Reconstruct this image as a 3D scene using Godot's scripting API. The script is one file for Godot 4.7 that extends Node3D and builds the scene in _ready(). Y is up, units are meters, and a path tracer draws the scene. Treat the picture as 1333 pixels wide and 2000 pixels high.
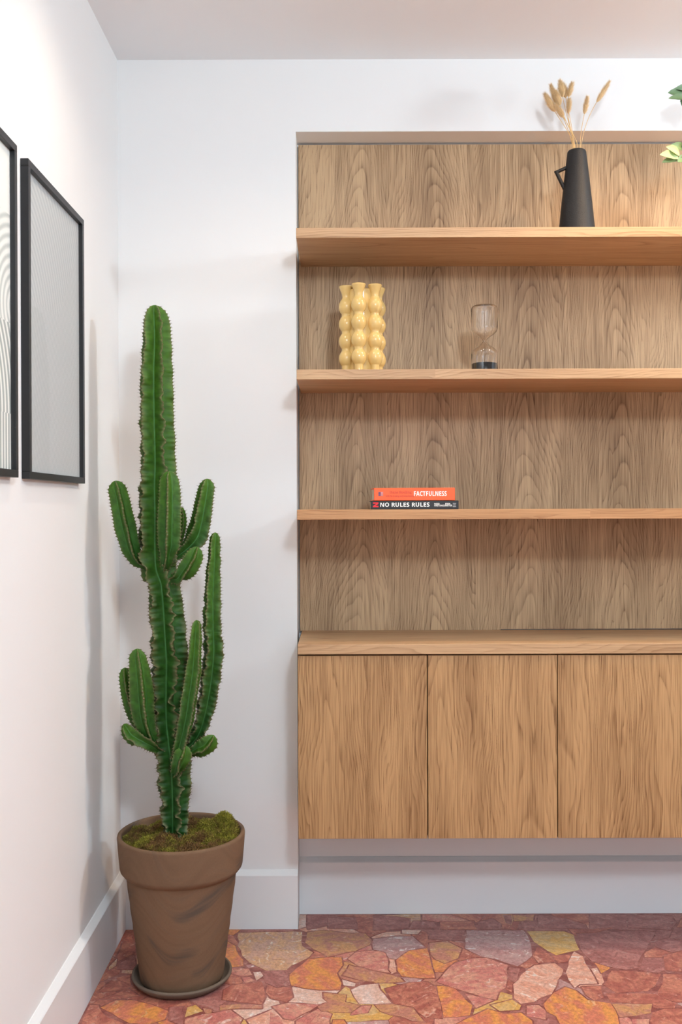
extends Node3D
# An oak wall-hung shelving niche beside a tall potted cactus, red broken-marble floor.

const FOCAL := 1944.0
const EYE := Vector3(0.0, 1.2125, 2.87)
const PITCH := -10.0 / 1944.0
const ROLL := -0.0031
const LEFT_X := -0.64
const CEIL_Y := 2.5
const NICHE_L := -0.1272
const NICHE_R := 1.665
const NICHE_TOP := 2.2925
const PANEL_Z := -0.087
const ROOM_R := 3.6
const ROOM_B := 5.0

var cam_basis: Basis
var used := {}
var rng := RandomNumberGenerator.new()
var M := {}

# ------------------------------------------------------------------ mesh building
class Shape:
	var v := PackedVector3Array()
	var uv := PackedVector2Array()
	var col := PackedColorArray()
	var idx := PackedInt32Array()
	var weld := []
	var tint := Color.WHITE

	func vert(p: Vector3, t := Vector2.ZERO, c = null) -> int:
		v.append(p)
		uv.append(t)
		col.append(tint if c == null else c)
		return v.size() - 1

	# corners given counter-clockwise as seen from outside
	func tri_i(a: int, b: int, c: int) -> void:
		idx.append(a)
		idx.append(c)
		idx.append(b)

	func tri(a: Vector3, b: Vector3, c: Vector3) -> void:
		tri_i(vert(a), vert(b), vert(c))

	func quad(a: Vector3, b: Vector3, c: Vector3, d: Vector3, ta := Vector2.ZERO, tb := Vector2.ZERO, tc := Vector2.ZERO, td := Vector2.ZERO) -> void:
		var i := vert(a, ta)
		var j := vert(b, tb)
		var k := vert(c, tc)
		var l := vert(d, td)
		tri_i(i, j, k)
		tri_i(i, k, l)

	# rows of points; each row closes on itself when wrap is set (its last point repeats the first)
	func grid(rows: Array, wrap: bool, flip := false, uvs = null, cols = null) -> void:
		var nu: int = rows[0].size()
		var first := v.size()
		for r in rows.size():
			for u in nu:
				vert(rows[r][u], uvs[r][u] if uvs != null else Vector2(float(u) / (nu - 1), float(r) / maxf(1.0, rows.size() - 1)), cols[r][u] if cols != null else null)
			if wrap:
				weld.append([first + r * nu, first + r * nu + nu - 1])
		for r in rows.size() - 1:
			for u in nu - 1:
				var a := first + r * nu + u
				var b := a + 1
				var c := a + nu + 1
				var d := a + nu
				if flip:
					tri_i(a, c, b)
					tri_i(a, d, c)
				else:
					tri_i(a, b, c)
					tri_i(a, c, d)

	# a turned profile: points (radius, height), from the bottom of the outside upwards
	func lathe(profile: Array, sides := 48, at := Vector3.ZERO, xf := Transform3D.IDENTITY) -> void:
		var rows := []
		var uvs := []
		var run := 0.0
		for k in profile.size():
			if k:
				run += profile[k].distance_to(profile[k - 1])
			var row := []
			var uvr := []
			for s in sides + 1:
				var a := TAU * s / sides
				row.append(xf * (at + Vector3(cos(a) * profile[k].x, profile[k].y, sin(a) * profile[k].x)))
				uvr.append(Vector2(float(s) / sides, run))
			rows.append(row)
			uvs.append(uvr)
		grid(rows, true, true, uvs)

	# chamfered box; texture coordinates in metres, v along the grain axis
	func box(c: Vector3, size: Vector3, ch := 0.0, grain := 1, off := Vector2.ZERO, xf := Transform3D.IDENTITY) -> void:
		var h := size / 2.0
		ch = minf(ch, minf(h.x, minf(h.y, h.z)) * 0.99)
		var put := func(p: Vector3, ax: int) -> int:
			var u := 0.0
			var w := 0.0
			if ax == grain:
				u = p[(ax + 1) % 3]
				w = p[(ax + 2) % 3]
			else:
				u = p[3 - ax - grain]
				w = p[grain]
			return vert(xf * (c + p), Vector2(u, -w) + off)
		for ax in 3:
			var b := (ax + 1) % 3
			var d := (ax + 2) % 3
			for sg in [-1.0, 1.0]:
				var q := []
				for s in [[-1, -1], [1, -1], [1, 1], [-1, 1]]:
					var p := Vector3.ZERO
					p[ax] = sg * h[ax]
					p[b] = s[0] * (h[b] - ch)
					p[d] = s[1] * (h[d] - ch)
					q.append(put.call(p, ax))
				if sg > 0:
					tri_i(q[0], q[1], q[2])
					tri_i(q[0], q[2], q[3])
				else:
					tri_i(q[0], q[2], q[1])
					tri_i(q[0], q[3], q[2])
		if ch <= 0.0:
			return
		for ax in 3:                      # the twelve edges
			var b := (ax + 1) % 3
			var d := (ax + 2) % 3
			for sb in [-1.0, 1.0]:
				for sd in [-1.0, 1.0]:
					var q := []
					for k in 4:
						var p := Vector3.ZERO
						p[ax] = (h[ax] - ch) * (-1.0 if k == 0 or k == 3 else 1.0)
						p[b] = sb * (h[b] if k < 2 else h[b] - ch)
						p[d] = sd * (h[d] - ch if k < 2 else h[d])
						q.append(put.call(p, b))
					if sb * sd > 0:
						tri_i(q[0], q[1], q[2])
						tri_i(q[0], q[2], q[3])
					else:
						tri_i(q[0], q[2], q[1])
						tri_i(q[0], q[3], q[2])
		for sx in [-1.0, 1.0]:
			for sy in [-1.0, 1.0]:
				for sz in [-1.0, 1.0]:
					var a: int = put.call(Vector3(sx * h.x, sy * (h.y - ch), sz * (h.z - ch)), 0)
					var b: int = put.call(Vector3(sx * (h.x - ch), sy * h.y, sz * (h.z - ch)), 1)
					var d: int = put.call(Vector3(sx * (h.x - ch), sy * (h.y - ch), sz * h.z), 2)
					if sx * sy * sz > 0:
						tri_i(a, b, d)
					else:
						tri_i(a, d, b)

	# a round bar along points with radii
	func tube(pts: Array, radii: Array, sides := 8, cap := true) -> void:
		var rows := []
		var up := Vector3(0.31, 0.2, 0.93).normalized()
		for k in pts.size():
			var t: Vector3 = (pts[mini(k + 1, pts.size() - 1)] - pts[maxi(k - 1, 0)]).normalized()
			var x := up.cross(t).normalized()
			var y := t.cross(x)
			var row := []
			for s in sides + 1:
				var a := TAU * s / sides
				row.append(pts[k] + (x * cos(a) + y * sin(a)) * radii[k])
			rows.append(row)
		grid(rows, true)
		if cap:
			for e in [0, pts.size() - 1]:
				var m := vert(pts[e])
				var ring := []
				for s in sides:
					ring.append(vert(rows[e][s]))
				for s in sides:
					if e == 0:
						tri_i(m, ring[(s + 1) % sides], ring[s])
					else:
						tri_i(m, ring[s], ring[(s + 1) % sides])

	func arrays() -> Array:
		var n := PackedVector3Array()
		n.resize(v.size())
		for k in range(0, idx.size(), 3):
			var a := v[idx[k]]
			var f := (v[idx[k + 2]] - a).cross(v[idx[k + 1]] - a)
			n[idx[k]] += f
			n[idx[k + 1]] += f
			n[idx[k + 2]] += f
		for w in weld:
			var s: Vector3 = n[w[0]] + n[w[1]]
			n[w[0]] = s
			n[w[1]] = s
		for k in n.size():
			n[k] = n[k].normalized() if n[k].length_squared() > 1e-24 else Vector3.UP
		var arr := []
		arr.resize(Mesh.ARRAY_MAX)
		arr[Mesh.ARRAY_VERTEX] = v
		arr[Mesh.ARRAY_NORMAL] = n
		arr[Mesh.ARRAY_TEX_UV] = uv
		arr[Mesh.ARRAY_COLOR] = col
		arr[Mesh.ARRAY_INDEX] = idx
		return arr

	func mesh() -> ArrayMesh:
		var m := ArrayMesh.new()
		m.add_surface_from_arrays(Mesh.PRIMITIVE_TRIANGLES, arrays())
		return m

# ------------------------------------------------------------------ naming and placing
func numbered(called: String) -> String:
	used[called] = used.get(called, -1) + 1
	return called if used[called] == 0 else "%s_%03d" % [called, used[called]]

func put(called: String, shape, mat: Material, parent: Node = self) -> MeshInstance3D:
	var o := MeshInstance3D.new()
	o.name = numbered(called) if parent == self else called
	o.mesh = shape.mesh() if shape is Shape else shape
	o.material_override = mat
	o.cast_shadow = GeometryInstance3D.SHADOW_CASTING_SETTING_ON
	if parent != self:
		var n := 0
		while parent.has_node(NodePath(o.name)):
			n += 1
			o.name = "%s_%03d" % [called, n]
	parent.add_child(o, true)
	return o

func tag(o: Node, label: String, category: String, group := "") -> void:
	o.set_meta("label", label)
	o.set_meta("category", category)
	if group:
		o.set_meta("group", group)

func thing(called: String, label: String, category: String, where := Vector3.ZERO, turn := 0.0, group := "") -> Node3D:
	var o := Node3D.new()
	o.name = numbered(called)
	add_child(o, true)
	o.position = where
	o.rotation.y = turn
	tag(o, label, category, group)
	return o

func struct(called: String, shape, mat: Material, label := "", category := "") -> MeshInstance3D:
	var o := put(called, shape, mat)
	o.set_meta("kind", "structure")
	if label:
		tag(o, label, category)
	return o

# where the sight line through a point of the frame meets a plane of the room
func sight(px: float, py: float) -> Vector3:
	return cam_basis * Vector3((px - 666.5) / FOCAL, -(py - 1000.0) / FOCAL, -1.0)

func at(px: float, py: float, z: float) -> Vector3:
	var d := sight(px, py)
	return EYE + d * ((z - EYE.z) / d.z)

func on_floor(px: float, py: float) -> Vector2:
	var d := sight(px, py)
	var p := EYE + d * (-EYE.y / d.y)
	return Vector2(p.x, p.z)

# ------------------------------------------------------------------ materials
func noise(freq: float, sd: int, octaves := 1) -> FastNoiseLite:
	var n := FastNoiseLite.new()
	n.noise_type = FastNoiseLite.TYPE_SIMPLEX_SMOOTH
	n.seed = sd
	n.frequency = freq
	n.fractal_type = FastNoiseLite.FRACTAL_NONE if octaves == 1 else FastNoiseLite.FRACTAL_FBM
	n.fractal_octaves = octaves
	return n

func plain(c: Color, rough := 0.6, metal := 0.0, spec := 0.5) -> StandardMaterial3D:
	var m := StandardMaterial3D.new()
	m.albedo_color = c
	m.roughness = rough
	m.metallic = metal
	m.metallic_specular = spec
	return m

func tinted(rough := 0.6, spec := 0.5) -> StandardMaterial3D:
	var m := plain(Color.WHITE, rough, 0.0, spec)
	m.vertex_color_use_as_albedo = true
	return m

func picture(w: int, h: int, bytes: PackedByteArray) -> ImageTexture:
	return ImageTexture.create_from_image(Image.create_from_data(w, h, false, Image.FORMAT_RGB8, bytes))

# oak: x across the grain, y along it, in metres. Leaves of veneer with cathedral arches, straight grain between.
func oak(w: int, h: int, wm: float, hm: float, sd: int, leaf: float, taper: float, ring: float, pale: Color, dark: Color, contrast: float, streak: float) -> ImageTexture:
	var bytes := PackedByteArray()
	bytes.resize(w * h * 3)
	var big := noise(1.0, sd)
	var r := RandomNumberGenerator.new()
	r.seed = sd
	var heart := []
	var k := 0
	while k * leaf < wm + leaf:
		heart.append([(k + 0.5 + r.randf_range(-0.22, 0.22)) * leaf, r.randf_range(0.030, 0.062), taper * r.randf_range(0.75, 1.3), r.randf_range(0.0, 1.0), r.randf_range(-0.05, 0.05)])
		k += 1
	var pores := noise(1.0, sd + 9)
	var n := 0
	for j in h:
		var y := hm * (1.0 - float(j) / h)
		for i in w:
			var x := wm * i / w
			var lf: Array = heart[int(x / leaf)]
			var wob := big.get_noise_2d(x * 9.0, y * 2.6)
			var dx: float = x - lf[0] + wob * 0.018 + big.get_noise_2d(x * 30.0 + 70.0, y * 4.5) * 0.0042 + pores.get_noise_2d(x * 90.0, y * 13.0) * 0.0011
			var d: float = lf[1]
			var rad: float = sqrt(dx * dx + d * d) + lf[2] * y + lf[3]
			var rings := rad / ring + big.get_noise_2d(x * 4.0 + 40.0, y * 1.3) * 1.2
			var p := rings - floorf(rings)
			var tone := exp(-p * 3.6) * 0.85 + smoothstep(0.90, 1.0, p) * 0.75
			tone *= 0.55 + 0.45 * big.get_noise_2d(floorf(rings) * 3.7, y * 1.5)
			var fleck := pores.get_noise_2d(x * 520.0, y * 8.0)
			var fine := pores.get_noise_2d(x * 230.0 + 31.0, y * 2.2)
			var t: float = tone * contrast + maxf(0.0, fleck - 0.05) * streak * (0.45 + tone) + fine * 0.15 + big.get_noise_2d(x * 7.0 - 30.0, y * 1.1 + 9.0) * 0.16 + big.get_noise_2d(x * 26.0, y * 2.2 + 60.0) * 0.09 + lf[4]
			t = clampf(t + 0.08, 0.0, 1.0)
			bytes[n] = int(255.0 * lerpf(pale.r, dark.r, t))
			bytes[n + 1] = int(255.0 * lerpf(pale.g, dark.g, t))
			bytes[n + 2] = int(255.0 * lerpf(pale.b, dark.b, t))
			n += 3
	return picture(w, h, bytes)

func wood(tex: Texture2D, wm: float, hm: float, rough := 0.5) -> StandardMaterial3D:
	var m := plain(Color.WHITE, rough, 0.0, 0.45)
	m.albedo_texture = tex
	m.uv1_scale = Vector3(1.0 / wm, 1.0 / hm, 1.0)
	return m

# broken marble: two mineral tones clouded together, pale calcite flecks and thin dark veins
func marble(size: int, metres: float, sd: int, a: Color, b: Color, c: Color, flecks: float, veins: float) -> StandardMaterial3D:
	var bytes := PackedByteArray()
	bytes.resize(size * size * 3)
	var big := noise(1.0, sd, 3)
	var fine := noise(1.0, sd + 5)
	var n := 0
	for j in size:
		for i in size:
			var x := metres * i / size
			var y := metres * j / size
			var wx := big.get_noise_2d(x * 9.0, y * 9.0)
			var t := clampf(0.5 + 1.5 * big.get_noise_2d(x * 13.0 + wx, y * 19.0 + 5.0), 0.0, 1.0)
			var col := a.lerp(b, t)
			var f := big.get_noise_2d(x * 24.0 + 50.0 + wx * 2.0, y * 30.0)
			col = col.lerp(c, smoothstep(0.36, 0.62, f) * flecks)
			var ve := absf(big.get_noise_2d(x * 16.0 - 30.0, y * 21.0 + wx * 3.0))
			col = col.lerp(Color(a.r * 0.62, a.g * 0.45, a.b * 0.45), (1.0 - smoothstep(0.0, 0.045, ve)) * veins)
			var g := 1.0 + 0.09 * fine.get_noise_2d(x * 260.0, y * 330.0) + 0.08 * fine.get_noise_2d(x * 70.0, y * 90.0)
			bytes[n] = clampi(int(255.0 * col.r * g), 0, 255)
			bytes[n + 1] = clampi(int(255.0 * col.g * g), 0, 255)
			bytes[n + 2] = clampi(int(255.0 * col.b * g), 0, 255)
			n += 3
	var m := plain(Color.WHITE, 0.33, 0.0, 0.32)
	m.albedo_texture = picture(size, size, bytes)
	m.uv1_scale = Vector3(1.0 / metres, 1.0 / metres, 1.0)
	return m

# fired brown clay with grey swirls; u goes round the pot, v runs along its profile
func clay(w: int, h: int) -> ImageTexture:
	var bytes := PackedByteArray()
	bytes.resize(w * h * 3)
	var big := noise(1.0, 71)
	var n := 0
	for j in h:
		var y := float(j) / h
		for i in w:
			var a := TAU * i / w
			var cx := cos(a)
			var cy := sin(a)
			var s := big.get_noise_3d(cx * 0.7, cy * 0.7, y * 2.2)
			var lines := y * 13.0 + s * 1.3 + 0.8 * sin(a + 0.7)
			var streak := smoothstep(0.30, 0.62, big.get_noise_3d(cx * 0.8, cy * 0.8 + 7.0, lines * 0.75)) * (0.55 + 0.45 * big.get_noise_3d(cx * 1.5, cy * 1.5, lines * 7.0))
			var soft := big.get_noise_3d(cx * 0.7, cy * 0.7 + 20.0, lines * 3.4)
			var grit := big.get_noise_3d(cx * 90.0, cy * 90.0, y * 200.0)
			var col := Color(0.452, 0.350, 0.266).lerp(Color(0.335, 0.285, 0.245), clampf(streak * 0.95 + maxf(0.0, soft - 0.25) * 0.5, 0.0, 1.0))
			var g := 1.0 + 0.05 * soft + 0.035 * grit + 0.05 * s
			bytes[n] = clampi(int(255.0 * col.r * g), 0, 255)
			bytes[n + 1] = clampi(int(255.0 * col.g * g), 0, 255)
			bytes[n + 2] = clampi(int(255.0 * col.b * g), 0, 255)
			n += 3
	return picture(w, h, bytes)

# flat print of ribbed bands: fan of arcs over upright lines, or fine slanting lines
func print_texture(w: int, h: int, arcs: bool) -> ImageTexture:
	var bytes := PackedByteArray()
	bytes.resize(w * h * 3)
	var n := 0
	for j in h:
		for i in w:
			var x := float(i) / w
			var y := float(j) / h * 1.48
			var paper := Color(0.93, 0.93, 0.90)
			var ink := Color(0.62, 0.65, 0.62)
			var t := 0.0
			if arcs:
				if y > 1.22:
					t = 0.5 + 0.5 * sin(x * TAU * 26.0)
				elif y > 0.30:
					var lower := y > 0.80
					var c := Vector2(0.30, 1.22) if lower else Vector2(1.05, 0.72)
					var dist := Vector2(x, y).distance_to(c)
					t = (0.5 + 0.5 * sin(dist * TAU * 22.0)) * (1.0 if lower else 0.55)
			else:
				paper = Color(0.740, 0.752, 0.745)
				ink = Color(0.68, 0.70, 0.70)
				if y < 0.62 and x + y * 0.9 < 1.12:
					var dist := Vector2(x, y).distance_to(Vector2(-0.35, 0.95))
					t = 0.5 + 0.5 * sin(dist * TAU * 24.0)
				else:
					t = 0.5 + 0.5 * sin((x * 1.0 + y * 0.42) * TAU * 40.0)
				if x < 0.035 and x > 0.018 and y > 1.425 and y < 1.44:
					paper = Color(0.8, 0.15, 0.15)
					t = 0.0
			var col := paper.lerp(ink, clampf(t * 1.3 - 0.15, 0.0, 1.0))
			bytes[n] = int(255.0 * col.r)
			bytes[n + 1] = int(255.0 * col.g)
			bytes[n + 2] = int(255.0 * col.b)
			n += 3
	return picture(w, h, bytes)

# ------------------------------------------------------------------ the floor
func ragged(poly: PackedVector2Array, amount: float) -> PackedVector2Array:
	var out := PackedVector2Array()
	for k in poly.size():
		var a := poly[k]
		var b := poly[(k + 1) % poly.size()]
		var steps := clampi(int(a.distance_to(b) / 0.028), 1, 6)
		for s in steps:
			var p := a.lerp(b, float(s) / steps)
			if s:
				p += Vector2(rng.randf_range(-amount, amount), rng.randf_range(-amount, amount))
			out.append(p)
	return out

func area_of(poly: PackedVector2Array) -> float:
	var s := 0.0
	for k in poly.size():
		s += poly[k].cross(poly[(k + 1) % poly.size()])
	return s / 2.0

func largest(polys: Array) -> PackedVector2Array:
	var best := PackedVector2Array()
	for p in polys:
		if absf(area_of(p)) > absf(area_of(best)):
			best = p
	return best

# one flat stone: a top a hair below its neighbours' level, a worn arris and sides going down into the bed
func stone_shape(sh: Shape, poly: PackedVector2Array, spin: float, shift: Vector2) -> bool:
	if area_of(poly) < 0.0:
		poly.reverse()
	var tris := Geometry2D.triangulate_polygon(poly)
	if tris.is_empty():
		return false
	var inner := Geometry2D.offset_polygon(poly, -0.0007)
	var top_y := rng.randf_range(-0.0003, 0.0)
	var look := func(p: Vector2) -> Vector2: return p.rotated(spin) + shift
	var ids := []
	for p in poly:
		ids.append(sh.vert(Vector3(p.x, top_y, p.y), look.call(p)))
	for k in range(0, tris.size(), 3):
		var a := poly[tris[k]]
		var b := poly[tris[k + 1]]
		var c := poly[tris[k + 2]]
		if (b - a).cross(c - a) > 0.0:      # x right, z towards the eye: seen from above this turns clockwise
			sh.tri_i(ids[tris[k]], ids[tris[k + 2]], ids[tris[k + 1]])
		else:
			sh.tri_i(ids[tris[k]], ids[tris[k + 1]], ids[tris[k + 2]])
	for k in poly.size():
		var a := poly[k]
		var b := poly[(k + 1) % poly.size()]
		sh.quad(Vector3(a.x, top_y, a.y), Vector3(b.x, top_y, b.y), Vector3(b.x, -0.004, b.y), Vector3(a.x, -0.004, a.y), look.call(a), look.call(b), look.call(b), look.call(a))
	return inner.size() > 0

func build_floor() -> void:
	var bed := Shape.new()
	var uvk := 1.0
	for part in [[LEFT_X - 0.1, -0.12, ROOM_R + 0.1, ROOM_B + 0.1]]:
		bed.box(Vector3((part[0] + part[2]) / 2.0, -0.0507, (part[1] + part[3]) / 2.0), Vector3(part[2] - part[0], 0.1, part[3] - part[1]), 0.0, 2)
	var floor_node := struct("floor", bed, M.matrix)
	floor_node.set_meta("label", "polished floor of broken red, orange and pink marble pieces set in dark red cement")
	# pieces read off the photograph: [zone, tone, outline]; zones are enlarged crops of the photograph
	var zones := {"a": [430.0, 1780.0, 4.3], "b": [730.0, 1780.0, 4.3], "c": [1030.0, 1780.0, 4.4], "d": [150.0, 1800.0, 4.3], "p": [0.0, 0.0, 1.0]}
	var traced := [
		["a", "cream", [155, 178, 440, 172, 690, 172, 690, 290, 780, 345, 745, 385, 600, 455, 560, 490, 390, 497, 250, 430, 185, 370, 150, 290]],
		["a", "orange", [60, 250, 130, 290, 160, 370, 195, 405, 195, 455, 90, 470, 40, 440]],
		["a", "ochre", [735, 175, 860, 160, 1050, 180, 1220, 185, 1275, 240, 1255, 280, 1140, 330, 900, 380, 850, 345, 790, 320, 715, 260]],
		["a", "orange", [1020, 385, 1030, 450, 980, 520, 1020, 600, 1010, 655, 860, 660, 720, 645, 600, 620, 585, 530, 690, 445, 740, 400, 900, 385]],
		["p", "pink", [680, 1873, 695, 1860, 716, 1857, 740, 1857, 753, 1861, 759, 1878, 757, 1894, 762, 1900, 735, 1896, 700, 1886]],
		["p", "ochre", [683, 1885, 740, 1898, 781, 1909, 790, 1917, 735, 1919, 705, 1914, 670, 1905]],
		["a", "white", [1025, 570, 1140, 605, 1130, 630, 1040, 620]],
		["p", "white", [686, 1933, 705, 1924, 738, 1921, 752, 1943, 765, 1959, 735, 1961, 702, 1960, 692, 1946]],
		["a", "white", [610, 660, 700, 682, 840, 715, 895, 760, 820, 780, 720, 770, 650, 740]],
		["a", "white", [650, 648, 790, 668, 825, 690, 730, 686]],
		["a", "ochre", [870, 680, 1060, 700, 1050, 760, 1180, 790, 1100, 850, 850, 835, 820, 800, 880, 770]],
		["a", "pink", [440, 800, 560, 770, 830, 785, 760, 830, 610, 910, 540, 900]],
		["p", "pink", [362, 1990, 396, 1981, 450, 1972, 474, 1990, 466, 2006, 360, 2006]],
		["a", "white", [280, 510, 340, 505, 365, 540, 305, 580]],
		["a", "pink", [185, 555, 250, 550, 290, 585, 210, 600]],
		["a", "pink", [100, 480, 240, 480, 270, 530, 190, 545, 90, 520]],
		["a", "lilac", [215, 455, 290, 440, 305, 460, 240, 475]],
		["a", "maroon", [370, 500, 560, 500, 585, 560, 590, 620, 480, 640, 380, 600, 360, 540]],
		["a", "red", [100, 620, 350, 590, 370, 640, 380, 720, 350, 780, 160, 760, 20, 740, 30, 660]],
		["a", "red", [400, 620, 590, 640, 610, 720, 560, 760, 430, 730, 385, 680]],
		["a", "ochre", [0, 790, 140, 780, 350, 790, 350, 815, 130, 815, 0, 830]],
		["a", "white", [170, 830, 340, 850, 210, 885]],
		["a", "lilac", [420, 840, 500, 880, 545, 960, 410, 960]],
		["a", "pink", [640, 920, 820, 820, 940, 860, 920, 970, 640, 970]],
		["a", "orange", [950, 910, 1040, 910, 1080, 970, 940, 970]],
		["a", "pink", [1120, 840, 1200, 790, 1270, 790, 1240, 850, 1100, 870]],
		["a", "maroon", [735, 32, 905, 35, 905, 115, 740, 150]],
		["a", "maroon", [912, 40, 1130, 50, 1150, 150, 912, 140]],
		["b", "orange", [190, 410, 300, 330, 450, 310, 475, 400, 490, 470, 515, 560, 400, 560, 240, 545, 205, 500]],
		["b", "lilac", [0, 230, 200, 205, 330, 210, 430, 300, 300, 325, 190, 400, 130, 390, 90, 340, 0, 320]],
		["b", "ochre", [470, 265, 620, 250, 740, 310, 710, 390, 600, 435, 520, 400, 480, 360]],
		["b", "maroon", [450, 155, 770, 158, 740, 240, 600, 240, 470, 230]],
		["b", "lilac", [780, 158, 1260, 158, 1320, 270, 1333, 370, 1210, 460, 1030, 400, 900, 375, 770, 310]],
		["b", "pink", [690, 430, 830, 395, 960, 390, 1130, 450, 1110, 640, 1050, 680, 1030, 740, 930, 720, 830, 690, 700, 650, 530, 590, 600, 510]],
		["b", "orange", [535, 625, 670, 635, 740, 700, 830, 790, 810, 870, 590, 890, 575, 800, 545, 700]],
		["b", "red", [100, 650, 300, 600, 450, 590, 520, 640, 550, 720, 575, 830, 575, 900, 440, 890, 330, 800, 170, 775]],
		["b", "ochre", [10, 785, 170, 780, 330, 810, 430, 930, 330, 920, 60, 840]],
		["b", "pink", [770, 690, 880, 715, 1010, 745, 860, 810]],
		["b", "yellow", [985, 785, 1165, 740, 1240, 790, 1225, 825, 1060, 835]],
		["b", "orange", [690, 950, 830, 880, 960, 820, 1110, 860, 1240, 850, 1333, 920, 1340, 980, 690, 980]],
		["p", "rose", [1003, 1922, 1028, 1896, 1045, 1885, 1085, 1881, 1101, 1894, 1087, 1925, 1078, 1941, 1045, 1956, 1018, 1960, 1005, 1950]],
		["b", "red", [1120, 570, 1170, 600, 1160, 680, 1110, 650]],
		["b", "maroon", [300, 145, 340, 80, 500, 85, 550, 145]],
		["b", "red", [560, 90, 840, 80, 870, 150, 560, 150]],
		["b", "maroon", [880, 90, 1000, 60, 1070, 110, 1060, 150, 880, 150]],
		["b", "yellow", [1080, 27, 1165, 27, 1160, 115, 1110, 100]],
		["b", "ochre", [1172, 30, 1350, 27, 1340, 80, 1172, 80]],
		["b", "maroon", [0, 32, 300, 60, 290, 140, 0, 160]],
		["b", "white", [240, 155, 400, 158, 370, 190, 240, 185]],
		["b", "maroon", [1140, 470, 1230, 480, 1200, 600, 1130, 560]],
		["c", "yellow", [0, 172, 320, 172, 400, 200, 450, 330, 400, 340, 250, 375, 180, 340, 60, 260]],
		["c", "red", [50, 380, 90, 300, 180, 360, 240, 430, 100, 440]],
		["c", "red", [210, 380, 380, 370, 350, 430, 270, 440]],
		["c", "rose", [405, 345, 480, 385, 540, 500, 605, 620, 450, 625, 410, 655, 360, 590, 335, 520, 360, 410]],
		["c", "maroon", [430, 190, 950, 165, 1100, 180, 980, 380, 950, 490, 850, 500, 720, 480, 560, 430, 460, 320]],
		["c", "red", [690, 650, 660, 630, 730, 510, 870, 510, 1150, 540, 1100, 640, 1040, 680, 850, 690, 770, 700]],
		["c", "orange", [580, 440, 700, 440, 710, 490, 640, 530]],
		["c", "red", [470, 650, 640, 640, 660, 740, 580, 765, 510, 720]],
		["c", "orange", [140, 800, 230, 700, 330, 650, 420, 680, 520, 760, 720, 790, 780, 900, 800, 1000, 300, 1000, 250, 900, 170, 860]],
		["c", "ochre", [730, 795, 1075, 795, 1065, 870, 970, 890, 800, 910]],
		["c", "pink", [0, 810, 100, 805, 160, 850, 160, 930, 60, 910, 0, 900]],
		["c", "red", [680, 705, 1110, 710, 1280, 790, 1270, 830, 1090, 830, 1070, 790, 720, 780]],
		["c", "red", [1080, 870, 1200, 830, 1400, 840, 1400, 1000, 1060, 1000]],
		["c", "maroon", [1000, 400, 1160, 400, 1180, 500, 1130, 530, 960, 500]],
		["c", "red", [1180, 380, 1400, 330, 1400, 520, 1190, 500]],
		["c", "maroon", [540, 20, 850, 30, 860, 130, 540, 150]],
		["c", "maroon", [870, 30, 1240, 40, 1280, 100, 1230, 160, 870, 140]],
		["c", "maroon", [100, 32, 330, 60, 500, 110, 520, 150, 110, 140]],
		["c", "red", [1170, 540, 1400, 540, 1400, 780, 1280, 780, 1120, 720]],
		["d", "orange", [200, 720, 330, 660, 480, 660, 600, 690, 770, 750, 740, 820, 600, 860, 440, 850, 300, 770]],
		["d", "yellow", [930, 720, 1000, 700, 1060, 750, 910, 800]],
		["d", "ochre", [1060, 725, 1135, 740, 1130, 775, 1080, 770]],
		["d", "red", [110, 700, 180, 700, 250, 800, 420, 870, 40, 870]],
		["d", "red", [200, 650, 430, 560, 520, 620, 330, 650]],
		["d", "red", [180, 590, 300, 480, 450, 540, 400, 570]],
		["d", "maroon", [360, 350, 480, 280, 500, 400, 350, 400]],
		["d", "red", [330, 470, 450, 450, 460, 540, 360, 540]],
		["d", "cream", [270, 380, 340, 310, 330, 370, 270, 405]],
		["d", "red", [400, 140, 460, 110, 490, 260, 350, 330, 340, 290]],
		["d", "maroon", [780, 720, 900, 710, 890, 870, 780, 830]],
	]
	var laid := []                 # [outline, tone, drawn from the photograph]
	for t in traced:
		var z: Array = zones[t[0]]
		var poly := PackedVector2Array()
		for k in range(0, t[2].size(), 2):
			poly.append(on_floor(z[0] + t[2][k] / z[2], z[1] + t[2][k + 1] / z[2]))
		poly = ragged(poly, 0.0035)
		for other in laid:
			var cut := Geometry2D.clip_polygons(poly, largest(Geometry2D.offset_polygon(other[0], 0.0024)))
			if cut.size():
				poly = largest(cut)
		if absf(area_of(poly)) > 0.0002:
			laid.append([poly, t[1]])
	var drawn := laid.size()
	# everywhere else, broken cells round scattered points
	var pitch := 0.118
	var seeds := {}
	var nx := int((ROOM_R - LEFT_X) / pitch) + 2
	var nz := int((ROOM_B + 0.1) / pitch) + 2
	for i in range(-2, nx + 2):
		for j in range(-2, nz + 2):
			seeds[Vector2i(i, j)] = Vector2(LEFT_X + (i + rng.randf()) * pitch, -0.1 + (j + rng.randf()) * pitch)
	var tones := ["red", "orange", "pink", "maroon", "ochre", "red", "rose", "orange", "lilac", "pink", "red", "white", "cream", "yellow"]
	var rest := []
	var fence := PackedVector2Array([Vector2(LEFT_X + 0.012, PANEL_Z), Vector2(ROOM_R, PANEL_Z), Vector2(ROOM_R, ROOM_B), Vector2(LEFT_X + 0.012, ROOM_B)])
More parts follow.
